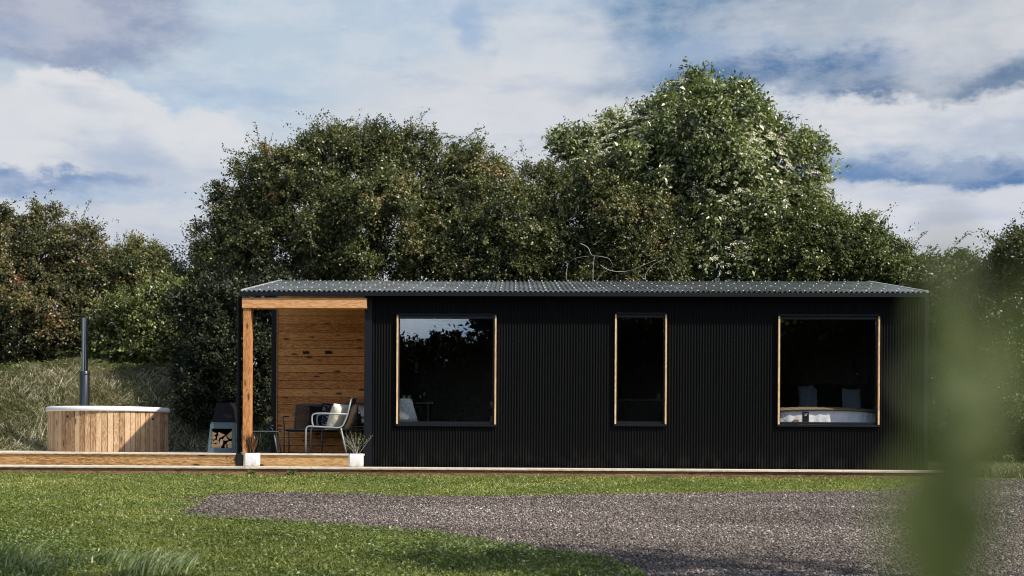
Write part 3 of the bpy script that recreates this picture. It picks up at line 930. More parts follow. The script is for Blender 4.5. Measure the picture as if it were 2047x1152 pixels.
# roof
xa, xb = (e0.x+r0.x)/2, (e1.x+r1.x)/2
print('roof', e0, e1, r0, r1)
rp = .0735; ra = .0125
mb = MB()
xx = np.arange(xa, xb, rp/8)
sl = (zr-ze)/(YR-YE)
vsr = []
for x in xx:
    dz = ra*math.cos(2*PI*x/rp)
    for k in range(5):
        yy = YE+(YR-YE)*k/4
        vsr.append((x, yy, ze+sl*(yy-YE)+dz-.006))
fs = [(i*5+k, (i+1)*5+k, (i+1)*5+k+1, i*5+k+1) for i in range(len(xx)-1) for k in range(4)]
mb.add(vsr, fs)
roof = mb.build('roof', M['roof'], cabin, smooth='all')
mb = MB()
ks = int((xb-xa)/rp)
for k in range(1, ks, 3):
    xk = (math.floor(xa/rp)+k)*rp
    for j, yy in enumerate((YE+.06, YE+.75, YE+1.5, YE+2.3, YR-.1)):
        mb.lathe([(.011, 0), (.010, .006), (.004, .009)], (xk, yy, ze+sl*(yy-YE)+ra-.006), 6)
s = mb.build('screw_heads', M['screw'], roof); s['kind'] = 'stuff'
for xv, nm in ((xa-.012, 'a'), (xb-.012, 'b')):
    mb = MB()
    for k in range(2):
        pass
    v0 = [(xv, YE-.01, ze-.012), (xv+.035, YE-.01, ze-.012), (xv+.035, YR+.01, zr-.012), (xv, YR+.01, zr-.012)]
    v1 = [(a, b, c+.026) for a, b, c in v0]
    mb.add(v0+v1, [(0, 3, 2, 1), (4, 5, 6, 7), (0, 1, 5, 4), (1, 2, 6, 5), (2, 3, 7, 6), (3, 0, 4, 7)])
    mb.build('verge_flashing', M['verge'], roof)
mb = MB()
mb.box((xa-.015, YE-.005, vec(1000, 592.5, YE).z), (xb+.02, YE+.02, ze-.018), bev=.003)
mb.box((xa, YE+.02, ze-.055), (xb, YF+.02, ze-.04))
mb.build('fascia', M['trim'], cabin)
# roof deck below the sheets, so daylight cannot fall into the rooms
mb = MB()
v0 = [(xa+.03, YE+.03, ze-.05), (xb-.03, YE+.03, ze-.05), (xb-.03, YR-.03, zr-.05), (xa+.03, YR-.03, zr-.05)]
v1 = [(a, b, c+.025) for a, b, c in v0]
mb.add(v0+v1, [(0, 3, 2, 1), (4, 5, 6, 7), (0, 1, 5, 4), (1, 2, 6, 5), (2, 3, 7, 6), (3, 0, 4, 7)])
mb.build('ceiling', M['inwall'], cabin)
# windows
for i, (x0, x1, z0, z1) in enumerate(W):
    fw = .045
    mb = MB()
    mb.box((x0+.023, YF-.012, z1-fw), (x1-.023, YF+.06, z1-.004), bev=.003)
    mb.box((x0+.023, YF-.012, z0+.02), (x1-.023, YF+.06, z0+fw+.012), bev=.003)
    mb.box((x0+.023, YF-.010, z0+fw+.010), (x0+.023+.018, YF+.06, z1-fw+.002))
    mb.box((x1-.023-.018-(.012 if i == 0 else 0), YF-.010, z0+fw+.010), (x1-.023, YF+.06, z1-fw+.002))
    wf = mb.build('window', M['frame'], cabin)
    mb = MB().box((x0-.012, YF-.045, z0-.012), (x1+.012, YF+.03, z0+.018), bev=.003); mb.build('sill', M['trim'], wf)
    mb = MB().box((x0-.006, YF-.040, z1-.003), (x1+.006, YF+.03, z1+.024), bev=.003); mb.build('head_flashing', M['trim'], wf)
    for xq in (x0, x1-.023):
        mb = MB().box((xq, YF-.050, z0+.020), (xq+.023, YF+.05, z1-.006), bev=.002, tint=.6+.2*(xq == x0)); mb.build('jamb', M['jamb'], wf)
    mb = MB().box((x0+.045, YF+.020, z0+fw+.004), (x1-.045, YF+.026, z1-fw+.002)); mb.build('pane', M['glass'], wf)

# ------------------------------------------------------------------ decks
def deck(name, x0, x1, y0, y1, ztop, zbot, label, cat, fas, joints=(), seed=0, nose=.028, slope=0):
    root = empty(name, (x0, y0, zbot), label=label, cat=cat)
    rr = random.Random(seed)
    mb = MB(); yy = y0-.022; k = 0
    while yy < y1-.02:
        w = .125 if k == 0 else .14
        mb.box((x0-.01, yy, ztop-nose), (x1+.01, min(yy+w, y1), ztop), tint=rr.random(), bev=.004)
        yy += w+.005; k += 1
    mb.build('boards', M['decktop'], root)
    mb = MB(); xs_ = [x0]+[j for j in joints if x0 < j < x1]+[x1]
    for a, b in zip(xs_[:-1], xs_[1:]):
        mb.box((a+.001, y0, zbot), (b-.001, y0+.022, ztop-nose-.002), tint=rr.random(), bev=.002)
    mb.build('fascia_board', fas, root)
    return root
YS = 19.2
ZS = 1-43.2*YS/F
xl0 = vec(-260, 905, YF).x
YU = 19.93
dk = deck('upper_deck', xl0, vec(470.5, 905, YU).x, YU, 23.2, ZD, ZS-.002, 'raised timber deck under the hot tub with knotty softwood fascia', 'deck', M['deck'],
          (vec(52, 905, YU).x, vec(258, 905, YU).x, vec(452, 905, YU).x), 1)
deck('porch_step', vec(486, 905, YU).x, vec(727, 905, YU).x, YU, YF+.55, ZD, ZS-.002, 'raised timber porch floor edge between the two white planters', 'deck', M['deck'], (), 5)
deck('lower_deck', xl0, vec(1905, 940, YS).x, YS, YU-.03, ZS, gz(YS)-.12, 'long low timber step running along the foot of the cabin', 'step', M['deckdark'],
     [vec(q, 940, YS).x for q in (140, 520, 800, 1150, 1420, 1700)], 9)

# ------------------------------------------------------------------ hot tub
ty = 22.0; tcx = vec(217, 860, ty).x
TR = 119*(ty+.2)/F
ztop = 1+.602
tub = empty('hot_tub', (tcx, ty, ZD), label='round wood staved hot tub with white rim standing on the left deck', cat='hot tub')
mb = MB(); ns = 68; rr = random.Random(5)
for k in range(ns):
    a0 = 2*PI*k/ns+.004; a1 = 2*PI*(k+1)/ns-.004
    r1 = TR-.02+rr.uniform(-.0015, .0015); r0 = r1-.04
    vs = [(tcx+r*math.cos(a), ty+r*math.sin(a), z) for z in (ZD+.002, ztop-.075) for r in (r0, r1) for a in (a0, a1)]
    mb.add(vs, [(0, 1, 3, 2), (4, 6, 7, 5), (0, 4, 5, 1), (2, 3, 7, 6), (0, 2, 6, 4), (1, 5, 7, 3)], tint=rr.random())
st = mb.build('staves', M['stave'], tub)
mb = MB(); prof = [(TR-.14, -.05), (TR-.14, -.012), (TR-.11, 0), (TR-.02, 0), (TR+.0, -.008), (TR+.012, -.03), (TR+.012, -.066), (TR+.004, -.078), (TR-.03, -.08)]
vsr = []; n = 96
for r_, z_ in prof:
    for k in range(n):
        a = 2*PI*k/n; vsr.append((tcx+r_*math.cos(a), ty+r_*math.sin(a), ztop+z_))
fs = [(i*n+k, i*n+(k+1) % n, (i+1)*n+(k+1) % n, (i+1)*n+k) for i in range(len(prof)-1) for k in range(n)]
mb.add(vsr, fs); mb.build('rim', M['rim'], tub, smooth='all')
mb = MB().lathe([(0.01, 0), (TR-.1, 0)], (tcx, ty, ztop-.12), 48); mb.build('cover', mat('grey tub cover', (.2, .2, .2), .7), tub)
for px_, py_ in ((145, 833), (318, 838)):
    q = (vec(px_, py_, ty).x-tcx)/TR
    yq = ty-math.sqrt(max(0, 1-q*q))*TR
    p = vec(px_, py_, yq)
    d = Vector((p.x-tcx, p.y-ty, 0)).normalized()
    c = Vector((tcx, ty, p.z))+d*(TR-.022)
    mb = MB().tube([c, c+d*.006], .020, 12); mb.build('vent_hole', M['soot'], tub)
fy = ty+TR+.22
fx = vec(169.5, 700, fy).x
z0, z1, z2 = ZD, vec(169, 743, fy).z, vec(169, 636, fy).z
mb = MB().lathe([(.052, 0), (.052, z2-z0), (.047, z2-z0), (.047, z2-z0-.01)], (fx, fy, z0), 24)
fl = mb.build('flue', M['steel'], tub, smooth=True)
mb = MB().lathe([(.084, 0), (.084, z1-z0-.01), (.078, z1-z0), (.054, z1-z0)], (fx, fy, z0), 24); mb.build('heat_guard', M['steeldark'], fl, smooth=True)
mb = MB().lathe([(.088, 0), (.088, .02)], (fx, fy, z1-.06), 24); mb.build('clamp', M['steeldark'], fl, smooth=True)

# ------------------------------------------------------------------ outdoor stove with logs
sy = 20.12
def P(px, py, Y=sy): v = at(px, py, Y); return (v.x, v.z)
bl = P(415, 906)
stove = empty('fire_pit', (P(443, 906)[0], sy+.2, ZD), label='blue grey steel outdoor fireplace with dark hood over an open log store', cat='fireplace')
def cfix(poly): return [(x, max(z, ZD)) for x, z in poly]
OB = [(414.5, 905.5), (471, 905.5), (471, 847), (420.5, 847)]
IN = [(421, 896), (463, 896), (464, 857), (423, 857)]
dep = .36
mb = MB()
o_ = cfix([P(*q) for q in OB]); i_ = [P(*q) for q in IN]
vs = [(x, sy, z) for x, z in o_]+[(x, sy, z) for x, z in i_]+[(x, sy+dep, z) for x, z in o_]+[(x, sy+dep, z) for x, z in i_]
fs = []
for k in range(4):
    n_ = (k+1) % 4
    fs += [(k, n_, 4+n_, 4+k), (k+8, 12+k, 12+n_, n_+8), (k, k+8, n_+8, n_), (4+k, 4+n_, 12+n_, 12+k)]
mb.add(vs, fs); mb.build('log_store', M['firesteel'], stove)
mb = MB(); mb.prism([P(*q) for q in [(421, 896), (463, 896), (464, 857), (423, 857)]], sy+dep-.02, sy+dep-.01); mb.build('back_panel', M['soot'], stove)
mb = MB()
h0 = [P(423, 846), P(470, 846)]; h1 = [P(429, 805), P(463, 805)]
vs = [(h0[0][0], sy+.01, h0[0][1]), (h0[1][0], sy+.01, h0[1][1]), (h0[1][0], sy+dep-.02, h0[1][1]), (h0[0][0], sy+dep-.02, h0[0][1]),
      (h1[0][0], sy+.12, h1[0][1]), (h1[1][0], sy+.12, h1[1][1]), (h1[1][0], sy+dep-.06, h1[1][1]), (h1[0][0], sy+dep-.06, h1[0][1])]
mb.add(vs, [(0, 1, 5, 4), (1, 2, 6, 5), (2, 3, 7, 6), (3, 0, 4, 7), (4, 5, 6, 7)])
hd = mb.build('hood', M['hood'], stove)
mb = MB().box((h0[0][0]-.008, sy-.004, h0[0][1]-.006), (h0[1][0]+.008, sy+.02, h0[0][1]+.010)); mb.build('lip', M['firesteel'], hd)
# logs: (px, py, radius px, kind, label)
logs = [
 (436.5, 892, 6.0, 'r', 'round log, second from the left in the bottom row of the log store'),
 (426.5, 892, 5.3, 'r', 'round log in the bottom left corner of the log store'),
 (459.5, 893, 5.0, 'r', 'round log in the bottom right corner of the log store'),
 (426, 874.5, 4.6, 'r', 'small round pale log at the left side of the log store'),
 (432, 883.5, 5.8, 'h', 'half round log lying above the two bottom left round logs'),
 (442.5, 884.5, 5.6, 'v', 'slim upright split log in the middle of the log store'),
 (460, 886.5, 6.3, 'h', 'half round log lying on the bottom right round log'),
 (424.3, 884, 3.8, 'v', 'thin split log against the left side of the log store, below the small round log'),
 (436, 876, 3.8, 'v', 'thin upright split log left of centre, right of the small round log'),
 (450, 877, 6.2, 't', 'wedge log in the centre right of the stack, below the top gap'),
 (442, 870.5, 7.6, 't2', 'large wedge log at the top centre of the stack'),
 (460, 870, 8.2, 't3', 'large pale wedge log at the top right of the stack'),
 (428, 867.5, 5.2, 't2', 'small brown wedge log at the top left of the stack'),
 (450.5, 892.5, 3.2, 'v', 'dark narrow log at the bottom between the round logs'),
]
for k, (px_, py_, rp_, kind, lab) in enumerate(logs):
    rr = random.Random(k*7+1)
    r_ = rp_*sy/F
    n = 14
    if kind == 'r': poly = [(r_*math.cos(2*PI*j/n)*rr.uniform(.95, 1.04), r_*math.sin(2*PI*j/n)*rr.uniform(.95, 1.04)) for j in range(n)]
    elif kind == 'h': poly = [(1.15*r_*math.cos(PI*j/9), 1.1*r_*math.sin(PI*j/9)-r_*.4) for j in range(10)]
    elif kind == 'v': poly = [(r_*.55*math.cos(2*PI*j/10), r_*1.25*math.sin(2*PI*j/10)) for j in range(10)]
    elif kind == 't': poly = [(-r_, -r_*.5), (0, -r_*.68), (r_, -r_*.5), (r_*.1, r_*.9)]
    elif kind == 't2': poly = [(-r_*.8, r_*.9), (-r_*.75, -r_*.8), (0, -r_*.5), (r_*1.05, r_*.1)]
    else: poly = [(-r_*1.0, -r_*.2), (-.1*r_, -r_*.95), (r_*.55, -r_*.7), (r_*.6, r_*.95), (r_*.3, r_*1.0)]
    c = at(px_, py_, sy+.02)
    y0_ = sy+.02+rr.uniform(0, .02); y1_ = y0_+.28
    mb = MB(); n = len(poly)
    vs = [(c.x+a, y0_, c.z+b) for a, b in poly]+[(c.x+a, y1_, c.z+b) for a, b in poly]
    mb.add(vs, [tuple(range(n)), tuple(range(n, 2*n))[::-1]], tint=rr.random(), mi=0)
    mb.f += [(i, i+n, (i+1) % n+n, (i+1) % n) for i in range(n)]; mb.mi += [1]*n
    lo = mb.build('log', [M['logend'], M['logbark']], origin=(c.x, y0_, c.z))
    tag(lo, lab, 'log', 'split logs stacked in the outdoor fireplace')

# ------------------------------------------------------------------ porch furniture
# armchair seen from its left side: profile in (x, z) at two sides
cy0, cy1 = 20.09, 20.62
def S(px, py, Y=20.12): v = at(px, py, Y); return Vector((v.x, 0, v.z))
def at_y(v, y): return Vector((v.x, y, v.z))
chair = empty('armchair', (S(660, 905).x, .5*(cy0+cy1), ZD), label='light grey tubular steel armchair nearest the porch edge, facing left with a cream cushion', cat='chair', group='tubular chairs and bench in the porch')
def armchair_frame(root, sc, dx, cy0, cy1, paint, tr=.0125, back=True):
    def Q(px, py, y):
        v = S(px, py); x = (v.x-S(660, 905).x)*sc + S(660, 905).x + dx
        z = max(ZD, ZD+(v.z-ZD)*abs(sc)) if py < 905 else ZD
        return Vector((x, y, z))
    fr = MB()
    for y in (cy0, cy1):
        side = rounded([Q(611.5, 906, y), Q(612, 852, y), Q(684, 856, y), Q(694, 833, y), Q(703, 798, y)], .07)
        fr.tube(side, tr, 8)
    top = rounded([Q(703, 798, cy0), Q(704.5, 795, cy0), Q(704.5, 795, cy1), Q(703, 798, cy1)], .05)
    fr.tube(top, tr, 8)
    fr.tube([Q(616, 853, cy0), Q(616, 853, cy1)], tr*.8, 8); fr.tube([Q(682, 857, cy0), Q(682, 857, cy1)], tr*.8, 8)
    fr.build('frame', paint, root, smooth='all')
    for y in (cy0, cy1):
        mb = MB().tube([Q(682, 856, y), Q(693, 906, y)], tr, 8); mb.build('leg', paint, root, smooth='all')
        mb = MB().tube(rounded([Q(627, 853, y), Q(624, 844, y), Q(624, 828, y), Q(640, 826.5, y), Q(697, 828.5, y)], .07), tr, 8); mb.build('armrest', paint, root, smooth='all')
        
    # cord seat and back: many strands
    mb = MB(); k = int((cy1-cy0)/.018)
    for j in range(1, k):
        y = cy0+(cy1-cy0)*j/k
        mb.tube([Q(616, 853, y)+Vector((0, 0, .006)), Q(650, 857, y), Q(682, 857.5, y)], .0055, 4, caps=False)
    mb.build('seat', M['mesh'], root)
    mb = MB()
    for j in range(1, k):
        y = cy0+(cy1-cy0)*j/k
        mb.tube([Q(683, 855, y), Q(693, 838, y), Q(704, 796, y)], .0055, 4, caps=False)
    mb.build('backrest', M['mesh'], root)
armchair_frame(chair, 1, 0, cy0, cy1, M['chairpaint'])
c = at(679, 832, 20.2)
cushion('cushion', M['cream'], .50, .44, .19, (c.x+.01, 20.34, c.z-.01), (R(27), 0, R(50)), 'cream linen cushion leaning on the back of the grey armchair', seed=3)
# the far chair, only its back showing beyond the first one
ch2 = empty('armchair', (S(725, 905).x, 21.6, ZD), label='dark grey tubular armchair behind, half hidden by the cabin corner and holding a white cushion', cat='chair', group='tubular chairs and bench in the porch')
armchair_frame(ch2, -.96, .44, 21.3, 21.85, M['benchpaint'])
c = at(722, 826, 21.4)
cushion('cushion', M['whitecush'], .40, .36, .13, (c.x+.02, 21.45, c.z), (R(-12), 0, R(-30)), 'white cushion in the far armchair beside the cabin corner', seed=4)
# bench
by = 22.1
def B(px, py, y=by): return at(px, py, y)
bx0, bx1 = B(568, 860).x, B(742, 860).x
bench = empty('bench', ((bx0+bx1)/2, by+.35, ZD), label='dark tubular garden bench with woven back against the timber wall', cat='bench', group='tubular chairs and bench in the porch')
zs = B(600, 859).z; zt_ = B(600, 809).z; za = B(570, 833).z
for x in (bx0, bx1):
    mb = MB().tube([(x, by, ZD), (x, by, zs)], .012, 8); mb.build('leg', M['benchpaint'], bench, smooth='all')
    mb = MB().tube([(x, by+.5, ZD), (x, by+.42, zs)], .012, 8); mb.build('leg', M['benchpaint'], bench, smooth='all')
    mb = MB().tube(rounded([(x, by+.03, zs), (x-.02, by-.01, za), (x, by+.45, za+.01)], .05), .011, 8); mb.build('armrest', M['benchpaint'], bench, smooth='all')
for xq in (bx0+.62, ):
    mb = MB().tube([(xq, by, ZD), (xq, by, zs)], .012, 8); mb.build('leg', M['benchpaint'], bench, smooth='all')
mb = MB()
mb.tube([(bx0, by, zs), (bx1, by, zs), (bx1, by+.42, zs-.02), (bx0, by+.42, zs-.02), (bx0, by, zs)], .012, 8)
xbk0 = B(580, 830).x
mb.tube(rounded([(xbk0, by+.44, zs), (xbk0, by+.58, zt_+.02), (bx1, by+.58, zt_+.02), (bx1, by+.44, zs)], .06), .012, 8)
mb.build('frame', M['benchpaint'], bench, smooth='all')
mb = MB()
for k in range(95):
    x = xbk0+.02+(bx1-xbk0-.04)*k/94
    mb.tube([(x, by+.44, zs), (x, by+.58, zt_+.02)], .0062, 4, caps=False)
mb.build('backrest', M['mesh'], bench)
mb = MB()
for k in range(28):
    y_ = by+.01+.41*k/27
    mb.tube([(bx0+.01, y_, zs+.008), (bx1-.01, y_, zs+.008)], .0068, 4, caps=False)
mb.build('seat', M['mesh'], bench)
c = at(640, 831, by+.3)
cushion('cushion', M['blackcloth'], .36, .40, .13, (c.x-.02, by+.36, zs+.21), (R(-17), 0, 0), 'plain black cushion in the middle of the dark bench', seed=5)
c = at(668, 831, by+.3)
cushion('cushion', M['pattern'], .46, .44, .13, (c.x+.02, by+.25, zs+.235), (R(-17), 0, 0), 'black cushion with white vein pattern on the dark bench', seed=6)
# folded throw or bag beside the armchair
bagp = at(712, 836, 20.9)
bag = empty('lantern', (bagp.x, 20.9, ZD+.42), label='black cylindrical lantern on the small table behind the grey armchair', cat='lantern')
mb = MB().lathe([(.03, .0), (.075, .01), (.082, .05), (.082, .15), (.06, .19), (.03, .2)], (bagp.x, 20.9, ZD+.42), 20); mb.build('body', M['blackmetal'], bag, smooth=True)
mb = MB().tube([(bagp.x+.07*math.cos(a), 20.9, ZD+.59+.09*math.sin(a)) for a in np.linspace(0, PI, 10)], .005, 6); mb.build('handle', M['blackmetal'], bag)
def low_table(cx, cyy, w, d, h, label, splay=.06):
    t = empty('side_table', (cx, cyy, ZD), label=label, cat='table', group='low side tables in the porch')
    mb = MB().box((cx-w/2, cyy-d/2, ZD+h-.014), (cx+w/2, cyy+d/2, ZD+h), bev=.004); mb.build('table_top', M['benchpaint'], t)
    for sx in (-1, 1):
        for s2 in (-1, 1):
            mb = MB().tube([(cx+sx*(w/2-.06), cyy+s2*(d/2-.05), ZD+h-.014), (cx+sx*(w/2-.06+splay), cyy+s2*(d/2-.02), ZD)], .011, 8)
            mb.build('leg', M['benchpaint'], t, smooth='all')
    return t
tx = (at(506, 862, 20.8).x+at(554, 862, 20.8).x)/2
t1 = low_table(tx+.02, 20.8, .40, .40, at(530, 862, 20.8).z-ZD, 'low dark side table beside the porch post')
v0 = at(541, 860, 20.85)
vz = ZD+at(530, 862, 20.8).z-ZD
vase = empty('vase', (v0.x, 20.85, vz), label='small dark patterned jar with a stem on the low side table', cat='vase')
mb = MB().lathe([(.03, 0), (.045, .03), (.042, .09), (.028, .13), (.03, .15)], (v0.x, 20.85, vz), 16); mb.build('jar', M['pattern'], vase, smooth=True)
mb = MB()
for k in range(5): mb.tube(curve_pts([(v0.x, 20.85, vz+.14), (v0.x-.01+.008*k, 20.85, vz+.18), (v0.x-.05+.02*k, 20.86, vz+.22+.01*(k % 2))], 3), .002, 5)
mb.build('stem', M['deadwood'], vase)
low_table(bagp.x+.05, 20.95, .36, .34, .42, 'small dark table between the two armchairs carrying the lantern')
# hooks on the back wall
for px_, lab in ((611, 'left of the two black wall lights on the timber porch wall'), (656, 'right of the two black wall lights on the timber porch wall')):
    p = at(px_, 705, yb-.03)
    h_ = empty('wall_light', (p.x, yb, p.z), label=lab, cat='wall light', group='black wall lights in the porch')
    mb = MB().box((p.x-.055, yb-.016, p.z-.022), (p.x+.055, yb-.001, p.z+.022), bev=.004); mb.build('back_plate', M['blackmetal'], h_)
    for q in (-.035, 0, .035):
        mb = MB().tube(rounded([(p.x+q, yb-.012, p.z-.005), (p.x+q, yb-.05, p.z-.012), (p.x+q, yb-.055, p.z+.028)], .012), .007, 8); mb.build('spot', M['blackmetal'], h_, smooth='all')
# planters
def planter(pxl, pxr, label, gl):
    yq = 19.36
    a = at(pxl, 920, yq).x; b = at(pxr, 920, yq).x
    h = at(500, 906, yq).z-ZS
    w = b-a; cx = (a+b)/2; cyq = yq+w/2
    root = empty('planter', (cx, cyq, ZS), label=label, cat='planter', group='white square planters on the step')
    mb = MB(); t = .0
    prof = [(w/2-.012, 0), (w/2-.004, .01), (w/2, .03), (w/2, h-.01), (w/2-.004, h), (w/2-.018, h), (w/2-.02, h-.03)]
    vs = []
    n = 24
    for r_, z_ in prof:
        for k in range(n):
            an = 2*PI*(k+.5)/n; ca, sa = math.cos(an), math.sin(an)
            q = (abs(ca)**9+abs(sa)**9)**(-1/9)
            vs.append((cx+r_*q*ca, cyq+r_*q*sa, ZS+z_))
    fs = [(i*n+k, i*n+(k+1) % n, (i+1)*n+(k+1) % n, (i+1)*n+k) for i in range(len(prof)-1) for k in range(n)]
    mb.add(vs, fs); mb.build('pot', M['pot'], root, smooth=True)
    mb = MB().lathe([(.01, 0), (w/2-.02, 0)], (cx, cyq, ZS+h-.03), 16); mb.build('soil', M['soil'], root)
    return cx, cyq, ZS+h-.03
cx, cyq, zt1 = planter(487, 515.5, 'white square planter at the foot of the porch post', '')
r = np.random.RandomState(4)
n = 520
u = r.rand(n)
L_ = r.uniform(.12, .34, n)
c0 = np.stack([r.normal(0, .02, n), r.normal(0, .02, n), np.zeros(n)], 1)
d_ = norm(np.stack([r.normal(-.04, .13, n), r.normal(0, .13, n), np.ones(n)], 1))
v = leafquads(c0, d_, norm(r.normal(size=(n, 3))), L_, r.uniform(.006, .011, n))
o = big_mesh('potted_grass', v, None, np.repeat(np.clip(r.normal(.6, .25, n), 0, 1), 4), leafmat('dry heather', [(0, (.04, .018, .01)), (.5, (.12, .05, .022)), (1, (.22, .11, .05))]))
o.location = (cx-.02, cyq, zt1); tag(o, 'upright brown dried plant in the planter by the porch post', 'plant')
cx, cyq, zt1 = planter(696, 724, 'white square planter at the cabin corner, under a twiggy plant', '')
mb = MB(); rr = random.Random(8)
ends = [(745, 870), (735, 880), (700, 862), (705, 870), (692, 868), (688, 878), (684, 884), (698, 882), (712, 868), (716, 872), (722, 866), (679, 864), (708, 890), (730, 873)]
for ex, ey in ends:
    e = at(ex, ey, cyq+rr.uniform(-.08, .08))
    b0 = Vector((cx+rr.uniform(-.03, .03), cyq+rr.uniform(-.03, .03), zt1))
    m_ = b0.lerp(e, .5)+Vector((rr.uniform(-.02, .02), 0, .02))
    mb.tube(curve_pts([b0, m_, e], 5), [.0038-.0028*k/10 for k in range(11)], 5)
tw = mb.build('potted_shrub', M['deadwood'], origin=(cx, cyq, zt1))
tag(tw, 'sparse spiky twigs growing from the planter at the cabin corner', 'plant')
n = 320
e = np.array([tuple(at(a, b, cyq)) for a, b in ends])
k = r.randint(0, len(e), n); u = r.uniform(.35, 1, n)[:, None]
c0 = np.array([cx, cyq, zt1])*(1-u)+e[k]*u+r.normal(0, .008, (n, 3)) - np.array([cx, cyq, zt1])
v = leafquads(c0, norm(r.normal(size=(n, 3))+np.array([0, 0, .8])), norm(r.normal(size=(n, 3))), r.uniform(.02, .045, n), r.uniform(.004, .008, n))
o = big_mesh('leaves', v, None, np.repeat(r.rand(n), 4), M['weed'], tw)
# small tap on the corner
p = at(728, 908, YF-.08)

# ------------------------------------------------------------------ rooms seen through the glass
# dining room
yc = 20.62
p = at(800, 797, yc)
sh = empty('shell_chair', (p.x, yc+.25, ZD), label='white moulded shell chair just inside the left window', cat='chair')
mb = MB(); n, m_ = 16, 14; vs = []
prof = [(.0, p.z-ZD, .15), (.012, p.z-ZD-.03, .19), (.02, .72, .215), (.03, .62, .245), (.05, .54, .265), (.09, .47, .275), (.16, .435, .27), (.28, .43, .26), (.42, .445, .245), (.50, .44, .22)]
for (yy, zz, hw) in prof:
    for k in range(n+1):
        u = k/n*2-1
        back = max(0, 1-yy/.12)
        vs.append((p.x-.02+u*hw, yc+yy+(.07*u*u if back > 0 else 0)*back, ZD+zz+(1-back)*.06*u**4))
fs = [(i*(n+1)+k, i*(n+1)+k+1, (i+1)*(n+1)+k+1, (i+1)*(n+1)+k) for i in range(len(prof)-1) for k in range(n)]
mb.add(vs, fs)
o = mb.build('shell', M['plastic'], sh, smooth='all')
md = o.modifiers.new('thickness', 'SOLIDIFY'); md.thickness = .008
for sx in (-1, 1):
    for s2 in (0, 1):
        mb = MB().tube([(p.x+sx*.1, yc+.18+.16*s2, ZD+.42), (p.x+sx*.22, yc+.08+.38*s2, ZD)], .011, 8); mb.build('leg', M['jamb'], sh, smooth='all')
tyy = 21.35
q0 = at(868, 806, tyy)
dt = empty('dining_table', (q0.x-.6, tyy, ZD), label='dark dining table behind the white shell chair', cat='table')
zt2 = q0.z
mb = MB().box((q0.x-1.25, tyy-.35, zt2-.025), (q0.x+.02, tyy+.4, zt2), bev=.004); mb.build('table_top', M['darkwood'], dt)
for a in (-1.18, -.08):
    for b in (-.3, .33):
        mb = MB().tube([(q0.x+a, tyy+b, zt2-.025), (q0.x+a, tyy+b, ZD)], .02, 8); mb.build('leg', M['darkwood'], dt)
def wineglass(px_, y_, hgt, label):
    q = at(px_, 800, y_)
    g = empty('wine_glass', (q.x, y_, zt2), label=label, cat='glass', group='wine glasses on the dining table')
    s_ = hgt/.20
    prof = [(.033, 0), (.033, .002), (.005, .006), (.004, .085), (.012, .095), (.034, .125), (.036, .155), (.029, .20), (.0275, .20), (.034, .155), (.032, .127), (.008, .10)]
    mb = MB().lathe([(a*s_, b*s_) for a, b in prof], (q.x, y_, zt2), 20)
    mb.build('bowl', M['wine'], g, smooth='all')
wineglass(848, tyy+.1, .21, 'taller wine glass, farther from the shell chair')
wineglass(840, tyy-.2, .13, 'shorter wine glass, close beside the shell chair')
q = at(813, 795, tyy-.1)
pl = empty('plate', (q.x, tyy-.1, zt2), label='pale stack of plates on the dining table above the shell chair', cat='plate')
mb = MB().lathe([(.05, 0), (.09, .012), (.098, .05), (.098, .062), (.09, .058)], (q.x, tyy-.1, zt2), 24); mb.build('rim', M['ceramic'], pl, smooth=True)
for k, (px_, lab) in enumerate(((807, 'left of two small upturned cups on the plate stack'), (818, 'right of two small upturned cups on the plate stack'))):
    q = at(px_, 795, tyy-.1)
    mb = MB().lathe([(.024, 0), (.03, .005), (.026, .05), (.022, .055)], (q.x, tyy-.1, zt2+.06), 16)
    cup = mb.build('cup', M['ceramic'], origin=(q.x, tyy-.1, zt2+.06), smooth=True)
    tag(cup, lab, 'cup', 'small cups on the dining table')
# armchair at the right of the window
q = at(984, 840, 21.2)
ac = empty('lounge_chair', (q.x+.3, 21.2, ZD), label='dark red armchair at the right edge of the left window', cat='armchair')
for qa in (-.04, .6):
    mb = MB().box((q.x+qa, 20.9, ZD+.15), (q.x+qa+.12, 21.6, ZD+.60), bev=.04); mb.build('arm', M['redleather'], ac, smooth=True)
mb = MB().box((q.x+.08, 20.92, ZD+.15), (q.x+.6, 21.55, ZD+.42), bev=.04); mb.build('seat', M['redleather'], ac, smooth=True)
mb = MB().box((q.x+.04, 21.5, ZD+.15), (q.x+.64, 21.66, ZD+.78), bev=.05); mb.build('backrest', M['redleather'], ac, smooth=True)
cushion('cushion', M['greycush'], .40, .40, .13, (q.x+.20, 21.28, ZD+.70), (R(-12), R(-20), 0), 'pale grey cushion on the dark red armchair', seed=7)
